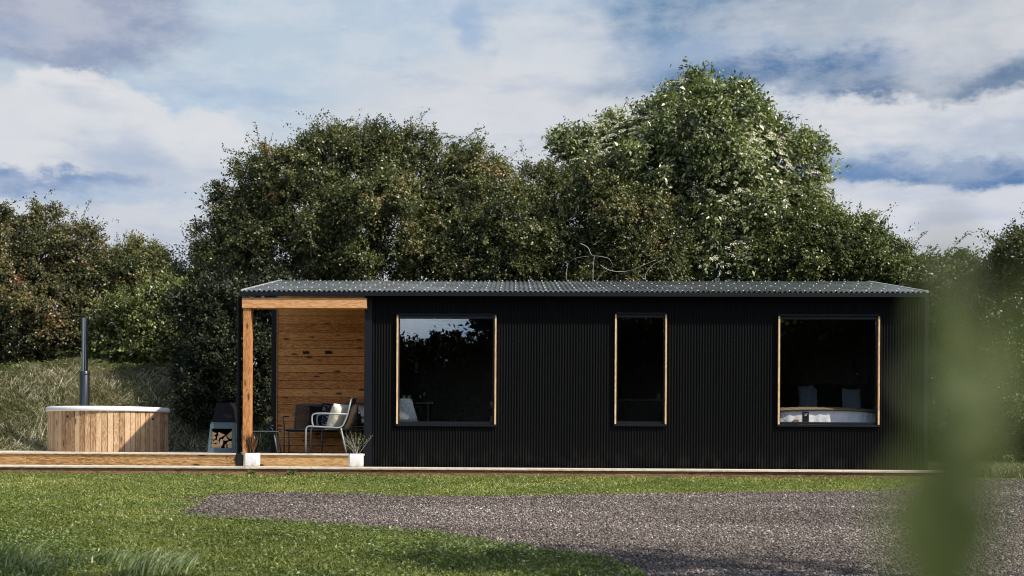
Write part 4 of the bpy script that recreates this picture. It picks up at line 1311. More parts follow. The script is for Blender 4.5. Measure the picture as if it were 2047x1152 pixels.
# kitchen
yk = 22.3
q0 = at(1225, 799, yk); q1 = at(1340, 799, yk)
kc = empty('kitchen_counter', ((q0.x+q1.x)/2, yk+.3, ZD), label='dark kitchen unit with a paler worktop seen through the narrow window', cat='kitchen counter')
mb = MB().box((xm1+.12, yk, q0.z-.02), (xm2-.02, yk+.6, q0.z+.015), bev=.003); mb.build('worktop', M['worktop'], kc)
mb = MB()
nx_ = 5
for k in range(nx_):
    a = xm1+.12+(xm2-xm1-.14)*k/nx_; mb.box((a+.004, yk+.03, ZD+.1), (a+(xm2-xm1-.14)/nx_-.004, yk+.05, q0.z-.03), bev=.003)
mb.box((xm1+.12, yk+.05, ZD), (xm2-.02, yk+.58, q0.z-.025)); mb.build('cupboard', M['darkwood'], kc)
for k, (px_, h_, lab) in enumerate(((1316, .14, 'small pale jar at the right end of the kitchen worktop'), (1240, .20, 'slim dark bottle at the left end of the kitchen worktop'))):
    q = at(px_, 799, yk+.2)
    mb = MB().lathe([(.03, 0), (.034, .02), (.034, h_*.6), (.014, h_*.8), (.014, h_)], (q.x, yk+.2, q0.z+.015), 16)
    o = mb.build('jar' if k == 0 else 'bottle', M['ceramic'] if k == 0 else M['blackmetal'], origin=(q.x, yk+.2, q0.z+.015), smooth=True); tag(o, lab, 'jar' if k == 0 else 'bottle')
# bedroom
yb0 = 20.33
b0 = at(1536, 840, yb0); b1 = at(1757, 840, yb0)
ztb = at(1655, 822, yb0).z
bed = empty('bed', ((b0.x+b1.x)/2, yb0+1, ZD), label='double bed with white duvet and brown throw behind the right window', cat='bed')
mb = MB(); n = 90; rows = 16; vs = []
rn = np.random.RandomState(2)
ph = rn.rand(8)*6
wid = b1.x-b0.x
for j in range(rows+8):
    for k in range(n+1):
        u = k/n; x = b0.x+wid*u
        drop = .035*abs(u*2-1)**2.4
        if j <= rows:
            v = j/rows
            fold = (.010*math.sin(u*38+ph[0]+v*2)+.009*math.sin(u*71+ph[1]-v*3)+.016*max(0, u-.72)/.28*math.sin((u*120-v*16)))*(1-v*.75)
            y_ = yb0-.03+fold-.05*math.sin(v*PI)*.4 + .16*abs(u*2-1)**6
            z_ = ZD+.12+(ztb-drop-ZD-.12)*v
        else:
            v = (j-rows)/8
            y_ = yb0-.03+.10*v+ .16*abs(u*2-1)**6*(1-v) + (v > .5)*(v-.5)*3.2
            z_ = ztb-drop+.045*math.sin(min(1, v*2)*PI/2)
        vs.append((x, y_, z_))
fs = [(j*(n+1)+k, j*(n+1)+k+1, (j+1)*(n+1)+k+1, (j+1)*(n+1)+k) for j in range(rows+7) for k in range(n)]
mb.add(vs, fs); mb.build('duvet', M['duvet'], bed, smooth='all')
mb = MB(); vs = []
for j in range(9):
    for k in range(n+1):
        u = k/n; x = b0.x-.01+(wid+.02)*u; drop = .035*abs(u*2-1)**2.4
        a = j/8*PI*.75-.25
        vs.append((x, yb0-.055-.02*math.cos(a)+ .16*abs(u*2-1)**6+(j/8)**2*.5, ztb-drop+.028+.040*math.sin(a)+.003*math.sin(u*90)+.002*math.sin(u*211)))
fs = [(j*(n+1)+k, j*(n+1)+k+1, (j+1)*(n+1)+k+1, (j+1)*(n+1)+k) for j in range(8) for k in range(n)]
mb.add(vs, fs); o = mb.build('throw', M['throw'], bed, smooth='all')
md = o.modifiers.new('thickness', 'SOLIDIFY'); md.thickness = .02
mb = MB().box((b0.x+.03, yb0+.1, ZD+.15), (b1.x-.03, 22.5, ztb-.02), bev=.03); mb.build('mattress', M['duvet'], bed)
mb = MB().box((b0.x, yb0+.12, ZD), (b1.x, 22.5, ZD+.15)); mb.build('bed_base', M['darkwood'], bed)
hz = at(1655, 768, 22.7).z
mb = MB().box((b0.x-.3, 22.62, ZD), (b1.x+.5, 22.72, hz), bev=.01); mb.build('headboard', mat('dark brown headboard', (.035, .026, .02), .8), bed)
yp = 22.1
for px_, py_, w_, h_, m__, rz, lab in (
    (1588, 796, .42, .46, 'blackcloth', 0, 'black pillow at the left end of the bed'),
    (1612, 795, .26, .42, 'bluepillow', -8, 'crumpled blue grey pillow between the two black pillows, front one'),
    (1625, 796, .22, .40, 'bluepillow', 12, 'blue grey pillow tucked against the wide black pillow on its left side'),
    (1654, 797, .52, .44, 'blackcloth', 0, 'wide black pillow in the middle of the bed'),
    (1702, 800, .34, .40, 'bluepillow', 5, 'square blue grey pillow right of the wide black pillow')):
    q = at(px_, py_, yp)
    cushion('pillow', M[m__], w_, h_, .15, (q.x, yp+(.12 if m__ == 'blackcloth' and px_ == 1588 else 0), q.z), (R(-14), R(rz*.4), R(rz)), lab, 'pillow', seed=int(px_), group='pillows on the bed')
q = at(1711, 728, 22.75)
wl = empty('wall_lamp', (q.x, 22.9, q.z), label='small unlit reading lamp on the dark wall above the bed', cat='lamp')
mb = MB().box((q.x-.03, 22.88, q.z-.06), (q.x+.03, 22.915, q.z+.06), bev=.01); mb.build('back_plate', M['blackmetal'], wl)
mb = MB().tube(rounded([(q.x, 22.88, q.z+.03), (q.x, 22.70, q.z+.03), (q.x, 22.68, q.z-.08)], .03), .006, 8); mb.build('arm', M['chrome'], wl, smooth='all')
mb = MB().lathe([(.012, .06), (.03, .05), (.036, 0), (.03, -.01)], (q.x, 22.68, q.z-.14), 16); mb.build('lamp_shade', M['blackmetal'], wl, smooth=True)
mb = MB().lathe([(.004, -.03), (.016, -.018), (.018, 0), (.012, .01)], (q.x, 22.68, q.z-.15), 12); mb.build('bulb', M['white'], wl, smooth='all')
# ledge inside the right window with tray and black tin
yl = YF+.13
q = at(1600, 846, yl)
zl = W[2][2]+.06
lg = empty('window_ledge', (q.x, yl, zl-.02), label='narrow timber ledge inside the foot of the right window', cat='shelf')
mb = MB().box((W[2][0]+.04, YF+.095, zl-.02), (W[2][1]-.04, YF+.20, zl), bev=.003); mb.build('board', M['tray'], lg)
lz = zl
q = at(1610, 840, yl+.04)
tin = empty('candle_tin', (q.x, yl+.04, zl), label='black square tin with white leaf mark on the bedroom window ledge', cat='tin')
ht = at(1610, 823, yl+.04).z-zl
mb = MB().box((q.x-.044, yl, zl), (q.x+.044, yl+.088, zl+ht), bev=.004); mb.build('box', M['blackmetal'], tin)
mk = MB()
def strip(pts, w_):
    mk.tube([(q.x+a, yl-.0015, zl+ht*.66+b) for a, b in pts], w_, 5)
strip([(-.026, .012), (-.012, .016), (.002, .010), (.012, .0), (.0, -.008), (-.016, -.012)], .0032)
strip([(.002, .018), (.014, .012), (.026, .022)], .003)
strip([(-.026, -.004), (-.012, -.001), (.004, -.004)], .0025)
mk.build('printed_mark', M['mark'], tin)
q = at(1592, 843, yl+.04)
mb = MB().box((q.x-.06, yl+.0, zl), (q.x+.03, yl+.10, zl+.018), tint=.4, bev=.002); mb.box((q.x-.035, yl+.01, zl+.018), (q.x+.03, yl+.09, zl+.036), tint=.8, bev=.002)
bk = mb.build('book', M['tray'], origin=(q.x, yl, zl)); tag(bk, 'two small stacked brown books beside the black tin', 'book')

# ------------------------------------------------------------------ trees
def sprigs(blobs, n, nl, leaf, rnd, length=(.12, .42), up=.35, tint0=.4, tvar=.2, wild=.04, patch=None, inner=.62, leafw=.6, droop=0., raw=False):
    """leafy shoots spread through the volume of ellipsoids; returns leaf quads, tints and twig lines"""
    sub = []
    for b in blobs:
        c = np.array(b[:3]); a = np.array(b[3:6]); s0 = a.min()
        k_ = int(np.clip(9*(a[0]*a[2])**.5/.8, 6, 26))
        sub.append((*c, *(a*.80)))
        for _ in range(k_):
            d_ = rnd.normal(size=3); d_ /= np.linalg.norm(d_)
            if d_[1] > .5: d_[1] *= -1
            r_ = rnd.uniform(.20, .42)*(a[0]*a[2])**.5*rnd.uniform(.7, 1.1)
            q_ = c+a*d_*rnd.uniform(.72, 1.0)
            sub.append((*q_, r_*1.15, r_, r_*rnd.uniform(.7, 1.0)))
    C = np.array([b[:3] for b in sub]); A = np.array([b[3:6] for b in sub])
    wgt = (A[:, 0]*A[:, 2]+A[:, 0]*A[:, 1]); wgt = wgt/wgt.sum()
    m = int(n*1.9)
    bi = rnd.choice(len(C), m, p=wgt)
    d = norm(rnd.normal(size=(m, 3)))
    flip = (d[:, 1] > .35) & (rnd.rand(m) < .55)
    d[flip, 1] *= -1
    rr_ = 1.03-(1-inner)*rnd.rand(m)**1.5
    # lumpy surface: lobes
    lob = 1+.06*np.sin(d[:, 0]*7+bi*1.7)*np.sin(d[:, 2]*6+bi*2.3)+.07*np.sin(d[:, 0]*15+d[:, 2]*13+bi)
    p = C[bi]+A[bi]*d*(rr_*lob)[:, None]
    # cull shoots deep inside the union
    deep = np.zeros(m, bool)
    for c, a in zip(C, A):
        deep |= (((p-c)/a)**2).sum(1) < (inner*.86)**2
    ok = np.where(~deep)[0][:n]
    p, d, bi = p[ok], d[ok], bi[ok]
    n = len(p)
    # clumping: pull shoots towards nearby clump centres
    K = max(8, n//34)
    cc = p[rnd.choice(n, K, replace=False)]
    cell = {}
    near = np.zeros(n, int)
    for s_ in range(0, n, 2000):
        near[s_:s_+2000] = np.argmin(((p[s_:s_+2000, None, :]-cc[None])**2).sum(2), 1)
    if not raw: p = p+(cc[near]-p)*.55
    ct = rnd.normal(0, 1, K)[near]
    L = rnd.uniform(*length, n)
    w = rnd.rand(n) < wild
    L[w] *= rnd.uniform(1.5, 2.7, w.sum())
    dirn = norm(d*.8+rnd.normal(0, .45, (n, 3))+np.array([0, 0, up]))
    tt = np.clip(tint0+tvar*.7*ct+rnd.normal(0, tvar*.5, n), 0, 1)
    if patch is not None: tt = np.clip(tt+patch(p), 0, 1)
    k = nl
    u = rnd.rand(n, k)**.85
    bend = np.array([0, 0, -1.])*(L[:, None]*.25)
    pos = p[:, None, :]+dirn[:, None, :]*(L[:, None]*u)[:, :, None]+(u**2)[:, :, None]*bend[:, None, :]
    pos = pos+rnd.normal(0, leaf*(.38 if raw else .55), pos.shape)
    pos = pos.reshape(-1, 3)
    N_ = len(pos)
    ld = norm(np.repeat(dirn, k, 0)*.7+rnd.normal(0, .7, (N_, 3))-np.array([0, 0, droop]))
    outw = norm(pos-np.repeat(cc[near]-d*.10, k, 0))
    ln = norm(outw*.75+np.repeat(d, k, 0)*.25+rnd.normal(0, .48, (N_, 3))+np.array([.05, -.1, .35]))
    LL = leaf*rnd.uniform(.65, 1.3, N_)
    v = leafquads(pos, ld, ln, LL, LL*leafw*rnd.uniform(.8, 1.2, N_))
    t = np.clip(np.repeat(tt, k)+rnd.normal(0, .09, N_), 0, 1)
    tw = (p, dirn, L)
    return v, np.repeat(t, 4), tw

def twigmesh(tw, r_, rnd, frac=.5):
    p, d, L = tw
    s_ = rnd.rand(len(p)) < frac
    p, d, L = p[s_], d[s_], L[s_]
    n = len(p)
    a = p-d*(L*.5)[:, None]; m = p+d*(L*.5)[:, None]-np.array([0, 0, 1.])*(L*.06)[:, None]; e = p+d*L[:, None]-np.array([0, 0, 1.])*(L*.25)[:, None]
    s1 = norm(np.cross(d, np.array([0, 1., .2])))*r_
    s2 = norm(np.cross(d, s1))*r_
    tri = [s1, -.5*s1+.87*s2, -.5*s1-.87*s2]
    rows = [a[:, None]+np.stack(tri, 1), m[:, None]+np.stack(tri, 1)*.7, e[:, None]+np.stack(tri, 1)*.3]
    v = np.concatenate(rows, 1)
    o = np.arange(n)[:, None]*9
    idx = np.concatenate([o+np.array([[3*i+j, 3*i+(j+1) % 3, 3*i+3+(j+1) % 3, 3*i+3+j]]) for i in range(2) for j in range(3)], 0)
    return v.reshape(-1, 3), idx

def tree(name, blobs_px, depth, seed, nspr, nl, leaf, m, label, cat='tree', group=None, base=None, flowers=0, dy=.9, ztrunk=None, **kw):
    """blobs_px: (px, py, rx px, rz px[, depth offset])"""
    rnd = np.random.RandomState(seed)
    bl = []
    for b in blobs_px:
        Yb = depth+(b[4] if len(b) > 4 else 0)
        c = at(b[0], b[1], Yb); s_ = Yb/F
        bl.append((c.x, c.y, c.z, b[2]*s_, dy*(b[2]+b[3])/2*s_, b[3]*s_))
    bx = base if base is not None else np.mean([b[0] for b in bl])
    by_ = np.mean([b[1] for b in bl])
    zb = float(terrain(np.array(bx), np.array(by_)))
    root = empty(name, (bx, by_, zb), label=label, cat=cat, group=group)
    v, t, tw = sprigs(bl, nspr, nl, leaf, rnd, **kw)
    off = np.array([bx, by_, zb])
    kw2 = dict(kw); kw2.update(length=(.3, .75) if m != 'elder' else (.25, .5), wild=0, up=.55, inner=.97)
    vv, t2, tw2 = sprigs(bl, int(nspr*.016), 34 if m != 'elder' else 16, leaf*.9, rnd, raw=True, **kw2)
    v = np.concatenate([v, vv]); t = np.concatenate([t, t2])
    cr = big_mesh('crown', v-off, None, t, M[m], root)
    tv, ti = twigmesh(tw, .005, rnd, .35)
    tv2, ti2 = twigmesh(tw2, .008, rnd, 2)
    ti = np.concatenate([ti, ti2+len(tv)]); tv = np.concatenate([tv, tv2])
    big_mesh('twigs', tv-off, ti, np.full(len(tv), .5), M['bark'], root)['kind'] = 'stuff'
    mb = local()
    rr = random.Random(seed)
    zc = min(b[2] for b in bl)-zb
    tr = .16
    fork = Vector((rr.uniform(-.1, .1), 0, max(.6, zc*.6)))
    mb.tube(curve_pts([(0, 0, -.1), (rr.uniform(-.06, .06), .03, fork.z*.5), tuple(fork)], 4), [tr*(1.2-.05*k) for k in range(9)], 10)
    for b in bl:
        e = Vector((b[0]-bx, b[1]-by_, b[2]-zb))
        mid = fork.lerp(e, .5)+Vector((rr.uniform(-.2, .2), rr.uniform(-.2, .2), rr.uniform(-.1, .3)))
        cp = curve_pts([fork, mid, e], 4)
        mb.tube(cp, [tr*.55*(1-.85*k/(len(cp)-1)) for k in range(len(cp))], 7)
        for _ in range(5):
            dv = Vector((rr.gauss(0, 1), rr.gauss(0, 1), rr.gauss(.3, 1))).normalized()
            e2 = e+Vector((dv.x*b[3], dv.y*b[4], dv.z*b[5]))*.85
            s0 = mid.lerp(e, rr.uniform(.4, 1))
            cp = curve_pts([s0, s0.lerp(e2, .5)+Vector((rr.uniform(-.1, .1), 0, rr.uniform(-.05, .15))), e2], 3)
            mb.tube(cp, [.035*(1-.85*k/(len(cp)-1)) for k in range(len(cp))], 5)
    mb.build('trunk', M['bark'], root, smooth='all')
    if flowers:
        C = np.array([b[:3] for b in bl]); A = np.array([b[3:6] for b in bl])
        wg = A[:, 0]*A[:, 2]; wg = wg/wg.sum()
        mm = flowers*5
        bi = rnd.choice(len(C), mm, p=wg); d = norm(rnd.normal(size=(mm, 3))+np.array([.15, -.7, .5]))
        p = C[bi]+A[bi]*d*1.05
        deep = np.zeros(mm, bool)
        for c, a in zip(C, A): deep |= (((p-c)/a)**2).sum(1) < .97
        px = (p[:, 0]/p[:, 1])
        p = p[~deep][:flowers]; d = d[~deep][:flowers]
        n = len(p); kf = 38
        rad = rnd.uniform(.05, .115, n)
        nrm = norm(d*.6+np.array([0, -.1, .9]))
        t1 = norm(np.cross(nrm, np.array([1., .3, 0]))); t2 = np.cross(nrm, t1)
        a = rnd.rand(n, kf)*2*PI; q = np.sqrt(rnd.rand(n, kf))
        pos = p[:, None]+(t1[:, None]*np.cos(a)[:, :, None]+t2[:, None]*np.sin(a)[:, :, None])*(q*rad[:, None])[:, :, None]+nrm[:, None]*(.02*(1-q**2)+rnd.normal(0, .004, (n, kf)))[:, :, None]
        pos = pos.reshape(-1, 3); N_ = len(pos)
        v = leafquads(pos, norm(rnd.normal(size=(N_, 3))*np.array([1, 1, .3])), np.repeat(nrm, kf, 0)+rnd.normal(0, .25, (N_, 3)), np.full(N_, .026), np.full(N_, .024), 0)
        big_mesh('blossom', v-off, None, np.full(len(v), .5), M['flower'], root)['kind'] = 'stuff'
    return root

red = lambda p: .15*np.clip(vfield(p, .5, 5)-.15, 0, 1)*1.6
def vfield(p, s, seed):
    r = np.random.RandomState(seed); o = 0
    for k in range(6):
        a = r.normal(size=3); a = a/np.linalg.norm(a)*s*r.uniform(.7, 1.6)*2*PI
        o = o+np.sin(p@a+r.uniform(0, 6))
    return o/3
HG = 'hedgerow trees and bushes behind the cabin'
tree('hawthorn_tree', [(620, 430, 140, 110), (745, 355, 115, 88), (668, 345, 95, 80), (560, 370, 78, 66), (500, 470, 84, 70), (448, 515, 50, 46), (860, 372, 110, 84), (880, 330, 70, 46), (820, 300, 60, 40), (610, 330, 60, 44), (585, 520, 165, 90),
    (760, 470, 190, 120, -.6), (428, 482, 48, 36), (408, 520, 30, 30), (470, 420, 50, 40), (700, 306, 56, 38), (775, 480, 70, 70, -.9), (680, 500, 70, 60, -.8), (765, 282, 40, 24), (945, 400, 80, 75), (900, 500, 120, 80, -.5), (440, 560, 50, 45), (470, 398, 40, 34), (530, 320, 40, 26)],
    27.6, 1, 15000, 18, .052, 'haw', 'largest spreading hawthorn with dark olive and bronze foliage above the porch end of the roof', group=HG, base=-4.0, tint0=.40, tvar=.24, wild=.10, patch=red)
tree('hawthorn_tree', [(985, 410, 90, 86), (1020, 480, 120, 90, -.5), (1065, 380, 55, 55), (930, 470, 90, 80, -.3), (1000, 540, 140, 50, -.7), (945, 325, 20, 36)],
    27.0, 2, 7000, 18, .051, 'haw', 'lower hawthorn filling the dip between the large hawthorn and the blossoming elder', group=HG, tint0=.42, tvar=.22, wild=.06, patch=red)
tree('elder_tree', [(1385, 225, 92, 66), (1300, 278, 92, 70), (1445, 268, 86, 68), (1215, 320, 96, 72), (1140, 335, 58, 58), (1530, 338, 86, 78), (1375, 350, 190, 130, -.7), (1590, 355, 62, 78),
    (1575, 440, 84, 80), (1445, 430, 120, 90, -.9), (1260, 400, 110, 80, -.1), (1440, 525, 100, 62, -1.2), (1385, 175, 26, 24)],
    28.0, 3, 10500, 12, .098, 'elder', 'tall rounded elder covered with cream blossom, the highest crown behind the cabin', group=HG, flowers=950, tint0=.45, tvar=.2, wild=.035, length=(.16, .42), leafw=.42, droop=.35, inner=.66)
mt = tree('hawthorn_tree', [(1180, 440, 95, 80), (1270, 470, 95, 86), (1130, 520, 80, 60), (1240, 535, 120, 50), (1330, 520, 60, 56), (1210, 385, 60, 40)],
    26.2, 4, 6500, 18, .050, 'haw', 'hawthorn with bare pale twigs in front of the blossoming elder', group=HG, tint0=.36, tvar=.24, wild=.05, patch=red)
tree('hawthorn_tree', [(1620, 500, 95, 74), (1700, 495, 66, 50), (1760, 530, 76, 44), (1655, 450, 40, 34), (1560, 530, 80, 56), (1830, 560, 60, 40)],
    26.6, 5, 6500, 18, .053, 'greenbush', 'low green hawthorn right of the elder, over the right half of the roof', group=HG, tint0=.38, tvar=.24, wild=.06)
tree('hedge_bush', [(1885, 570, 66, 52), (1890, 680, 80, 100), (1950, 620, 74, 84), (1900, 830, 84, 110, -.6), (1960, 760, 80, 130)],
    24.4, 6, 8000, 18, .058, 'greenbush', 'green hedge bush at the right end of the cabin', 'bush', HG, tint0=.32, tvar=.24, wild=.04)
tree('hedge_bush', [(2050, 540, 90, 66), (2110, 520, 110, 100), (2030, 660, 110, 110), (2090, 800, 120, 130, -.5), (2000, 540, 36, 44)],
    23.6, 7, 9000, 18, .050, 'haw', 'loose dark bush at the far right edge with tall shoots against the sky', 'bush', HG, tint0=.36, tvar=.22, wild=.09)
tree('hawthorn_tree', [(60, 510, 120, 80), (150, 520, 84, 72), (-20, 500, 110, 76), (60, 620, 190, 90, -.3), (200, 590, 100, 80), (-60, 640, 140, 90), (120, 680, 130, 50, -.4), (90, 440, 50, 26), (0, 690, 120, 44)],
    28.4, 8, 12500, 18, .054, 'hawbrown', 'bronze tinted hawthorn at the far left above the grassy bank', group=HG, tint0=.42, tvar=.26, wild=.07, patch=red)
tree('hawthorn_tree', [(262, 560, 70, 62), (320, 580, 76, 56), (240, 650, 90, 66), (380, 590, 44, 40), (190, 700, 60, 34)],
    28.0, 9, 6500, 18, .051, 'haw', 'hawthorn sloping down to the right behind the hot tub flue', group=HG, tint0=.46, tvar=.24, wild=.06, patch=red)
tree('hedge_bush', [(320, 660, 90, 66), (250, 690, 70, 40), (380, 680, 60, 60), (350, 610, 60, 40)],
    26.8, 10, 5500, 18, .066, 'greenbush', 'lighter green bush on the bank between the hot tub and the cabin', 'bush', HG, tint0=.52, tvar=.24, wild=.04)
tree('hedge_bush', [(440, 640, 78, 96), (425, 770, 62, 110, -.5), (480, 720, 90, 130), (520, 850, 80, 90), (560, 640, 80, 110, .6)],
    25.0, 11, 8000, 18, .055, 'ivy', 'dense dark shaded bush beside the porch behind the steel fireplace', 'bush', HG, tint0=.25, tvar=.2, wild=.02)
# bare pale twigs
mb = MB()
yt = 25.0
def T(pts): return [at(a, b, yt+c) for a, b, c in pts]
for pts, r_ in (([(1185, 565, 0), (1186, 530, 0), (1189, 512, 0)], .012), ([(1160, 487, 0), (1175, 495, .1), (1183, 510, 0), (1200, 513, -.1), (1218, 518, 0), (1226, 535, .1)], .012),
              ([(1132, 560, 0), (1135, 530, .1), (1150, 517, 0), (1178, 512, 0)], .008), ([(1200, 530, 0), (1220, 541, 0), (1250, 543, .1), (1275, 535, 0), (1310, 520, 0)], .012),
              ([(1290, 560, 0), (1292, 545, 0), (1308, 528, 0), (1330, 518, 0)], .010), ([(1190, 565, 0), (1205, 545, 0), (1222, 541, 0)], .007), ([(1345, 560, 0), (1338, 540, 0), (1325, 530, 0)], .007)):
    cp = curve_pts(T(pts), 5)
    mb.tube(cp, [.62*r_*(1-.6*k/(len(cp)-1)) for k in range(len(cp))], 6)
mb.build('bare_branch', M['deadwood'], mt, smooth='all')
mb = MB()
yt = 26.0
for pts, r_ in (([(258, 712, 0), (270, 700, 0), (272, 680, 0), (290, 672, 0), (308, 665, 0), (312, 650, 0)], .012), ([(215, 650, 0), (225, 645, 0), (234, 660, 0), (238, 675, 0)], .010), ([(298, 590, 0), (300, 580, 0), (301, 570, 0)], .02)):
    cp = curve_pts(T(pts), 5); mb.tube(cp, [.62*r_*(1-.5*k/(len(cp)-1)) for k in range(len(cp))], 6)
bt = [o for o in bpy.data.objects if o.get('label', '').startswith('lighter green bush')][0]
mb.build('bare_branch', M['deadwood'], bt, smooth='all')
# thin pale stake
p0 = at(1931, 935, 21.4); p1 = at(1929, 893, 21.4)
mb = MB().tube([(p0.x, 21.4, GZ0-.05), tuple(p0.lerp(p1, .5)), tuple(p1)], [.012, .011, .010], 8)
o = mb.build('garden_stake', M['deadwood'], origin=(p0.x, 21.4, GZ0), smooth=True); tag(o, 'thin pale stake standing in the grass right of the cabin', 'stake')

# weeds by the step
def weed(px, py, s_, seed, label, nb=26):
    r = np.random.RandomState(seed); p = atg(px, py); n = nb*5
    a = r.rand(n)*2*PI; u = r.rand(n)
    c = np.stack([np.cos(a)*u*s_*.6, np.sin(a)*u*s_*.4, r.rand(n)*s_*.7], 1)
    v = leafquads(c, norm(np.stack([np.cos(a), np.sin(a), r.uniform(.1, 1.2, n)], 1)), norm(r.normal(0, .5, (n, 3))+np.array([0, -.2, 1])), r.uniform(.3, .6, n)*s_, r.uniform(.1, .2, n)*s_)
    o = big_mesh('weed', v, None, np.repeat(np.clip(r.normal(.55, .25, n), 0, 1), 4), M['weed']); o.location = p
    tag(o, label, 'weed', 'weeds growing along the step')
weed(583, 952, .09, 1, 'dark leafy weed at the step below the porch, between the planters')
weed(505, 950, .08, 2, 'pale grassy weed at the step below the left planter', 18)
weed(742, 950, .07, 3, 'small weed at the step below the cabin corner', 14)
weed(628, 951, .06, 6, 'low weed at the step below the grey armchair', 12)
weed(1270, 950, .06, 4, 'small weed at the step below the narrow window', 14)
weed(1000, 952, .06, 5, 'small weed at the step right of the left window', 12)

# ------------------------------------------------------------------ trees behind the camera (seen in the window panes), and two unseen ones added for shade
def back_tree(x, y, hgt, rad, seed, label):
    rnd = np.random.RandomState(seed)
    z0_ = gz(y) if y > 0 else GZ0-GS*19.2
    bl = [(0, 0, hgt-rad*.9, rad, rad, rad*.85)]
    for k in range(6):
        a = 2*PI*k/6+rnd.rand(); bl.append((rad*.7*math.cos(a), rad*.7*math.sin(a), hgt-rad*(1.1+.5*rnd.rand()), rad*.6, rad*.6, rad*.5))
    if y < -5:
        for k in range(8):
            a = 2*PI*k/8; bl.append((rad*.9*math.cos(a), rad*.7*math.sin(a), hgt*(.12 if k % 2 else .34), rad*.75, rad*.6, hgt*.2))
    bl = [(b[0]+x, b[1]+y, b[2]+z0_, *b[3:]) for b in bl]
    nsp = 5200 if y < -5 else 1150
    root = empty('field_tree', (x, y, z0_), label=label, cat='tree', group='trees across the field behind the viewer')
    v, t, tw = sprigs(bl, nsp, 10, .17 if y > -5 else .26, rnd, length=(.2, .7), wild=.08)
    big_mesh('crown', v-np.array([x, y, z0_]), None, t, M['fir' if y < -5 else 'haw'], root)
    mb = local()
    mb.tube(curve_pts([(0, 0, -.1), (.1, 0, hgt*.3), (0, .1, hgt*.8)], 4), [.22*(1-.1*k) for k in range(9)], 8)
    for b in bl[1:]: mb.tube([(0, 0, hgt*.3), (b[0]-x, b[1]-y, b[2]-z0_)], [.12, .03], 6)
    mb.build('trunk', M['bark'], root)
    return root
bt0 = back_tree(-3.2, -30, 7.3, 2.9, 50, 'bushy tree reflected in the left window')
for k, (x, y, h_, w_) in enumerate([(-7.6, -31, 1.0, 1), (1.2, -29, 1.35, 2), (5.6, -32, 1.55, 3), (10.5, -30, 1.8, 4), (15.5, -30, 1.9, 5), (20.5, -31, 1.8, 6), (-13, -32, 1.1, 7), (26, -30, 1.6, 8), (3.4, -26, 1.0, 9), (13, -26, 1.4, 10), (-19, -32, 1.1, 11), (8, -25, 1.25, 12), (18, -25, 1.3, 13)]):
    c = bt0.copy(); COL.objects.link(c); c.location = (x, y, bt0.location.z); c.rotation_euler = (0, 0, w_*1.3); c.scale = (h_*.95, h_*.95, h_)
    c['label'] = 'field tree behind the viewer, number %d along the far hedge' % w_ if False else 'bushy tree in the hedge across the field, opposite the cabin windows'
    for ch in bt0.children:
        d = ch.copy(); COL.objects.link(d); d.parent = c
for x, y, h_, r_, w_ in ((5.2, 4.2, 8.8, 2.7, 61), (15.5, 8.2, 9.0, 2.8, 63)):  # out-of-frame trees added to throw shade on the lawn and gravel
    back_tree(x, y, h_, r_, w_, {61: 'slim tree close to the right of the viewer shading the near lawn', 63: 'broad tree farthest right, shading the end of the gravel'}[w_])
bt0['label'] = 'bushy tree in the hedge across the field, opposite the cabin windows'
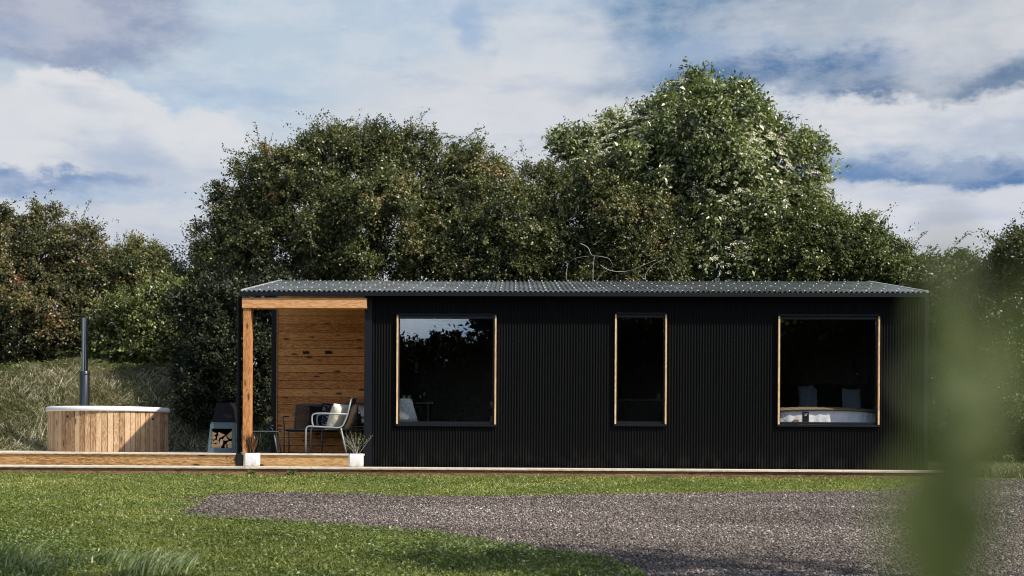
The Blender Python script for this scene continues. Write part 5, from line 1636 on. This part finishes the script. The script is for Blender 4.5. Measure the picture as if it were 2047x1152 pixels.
# ------------------------------------------------------------------ shoot close to the lens
K = .30
def fa(a, b, y_): return at(a, b, y_*K)
fp = fa(1890, 1152, .52)
fore = empty('leafy_shoot', (fp.x, fp.y, gz(fp.y)), label='out of focus green leafy shoot very close at the right of the picture', cat='plant')
mb = MB()
stem = curve_pts([(fp.x+.01, fp.y, gz(fp.y)), (fp.x+.012, fp.y, .5), tuple(fa(1905, 1152, .52)), tuple(fa(1915, 900, .51)), tuple(fa(1900, 720, .5)), tuple(fa(1905, 600, .5))], 6)
mb.tube(stem, [.0018-.0012*k/(len(stem)-1) for k in range(len(stem))], 8)
sm = mb.build('stem', M['foreleaf'], fore, smooth='all')
def leaf3(base_, tip_, w_, tint, nv):
    b = Vector(base_); t = Vector(tip_); d = t-b; L = d.length; d.normalize()
    s_ = d.cross(Vector(nv)).normalized(); nn = s_.cross(d)
    n = 10; vs = []
    for k in range(n+1):
        u = k/n; hw = w_*K/2*math.sin(PI*min(1, u**.8))**.8 if 0 < u < 1 else 0.0001
        c_ = b+d*L*u-nn*L*.10*u*u
        for q in (-1, -.5, 0, .5, 1): vs.append(tuple(c_+s_*hw*q+nn*abs(q)*hw*.22))
    fs = [(k*5+q, k*5+q+1, (k+1)*5+q+1, (k+1)*5+q) for k in range(n) for q in range(4)]
    mb = MB().add(vs, fs, tint)
    mb.build('leaf', M['foreleaf'], fore, smooth='all')
for b, t, w_, ti in (((1905, 720, .50), (1885, 560, .50), .016, .45), ((1905, 740, .50), (1925, 610, .52), .012, .3), ((1945, 840, .5), (1835, 735, .5), .020, .85), ((1915, 840, .5), (2020, 770, .5), .020, .7),
                  ((1915, 880, .5), (1850, 860, .52), .016, .5), ((1925, 760, .48), (2000, 700, .50), .012, .4), ((1850, 900, .5), (1860, 1230, .5), .034, .35), ((1905, 930, .5), (1915, 1230, .49), .034, .15),
                  ((1900, 900, .52), (1975, 960, .52), .014, .35), ((1820, 960, .48), (1830, 1230, .48), .018, .45), ((1930, 880, .52), (1990, 860, .50), .014, .5), ((1885, 900, .5), (1835, 1000, .5), .016, .4)):
    leaf3(fa(*b), fa(*t), w_, ti, (-.2, -1, .35))
leaf3(fa(2060, 800, .5), fa(2066, 520, .5), .012, .4, (-.2, -1, .3))
leaf3(at(1990, 1000, .15), at(1950, 560, .16), .012, .5, (-.2, -1, .3))
leaf3(at(1840, 1200, .16), at(1870, 720, .15), .010, .5, (-.2, -1, .3))
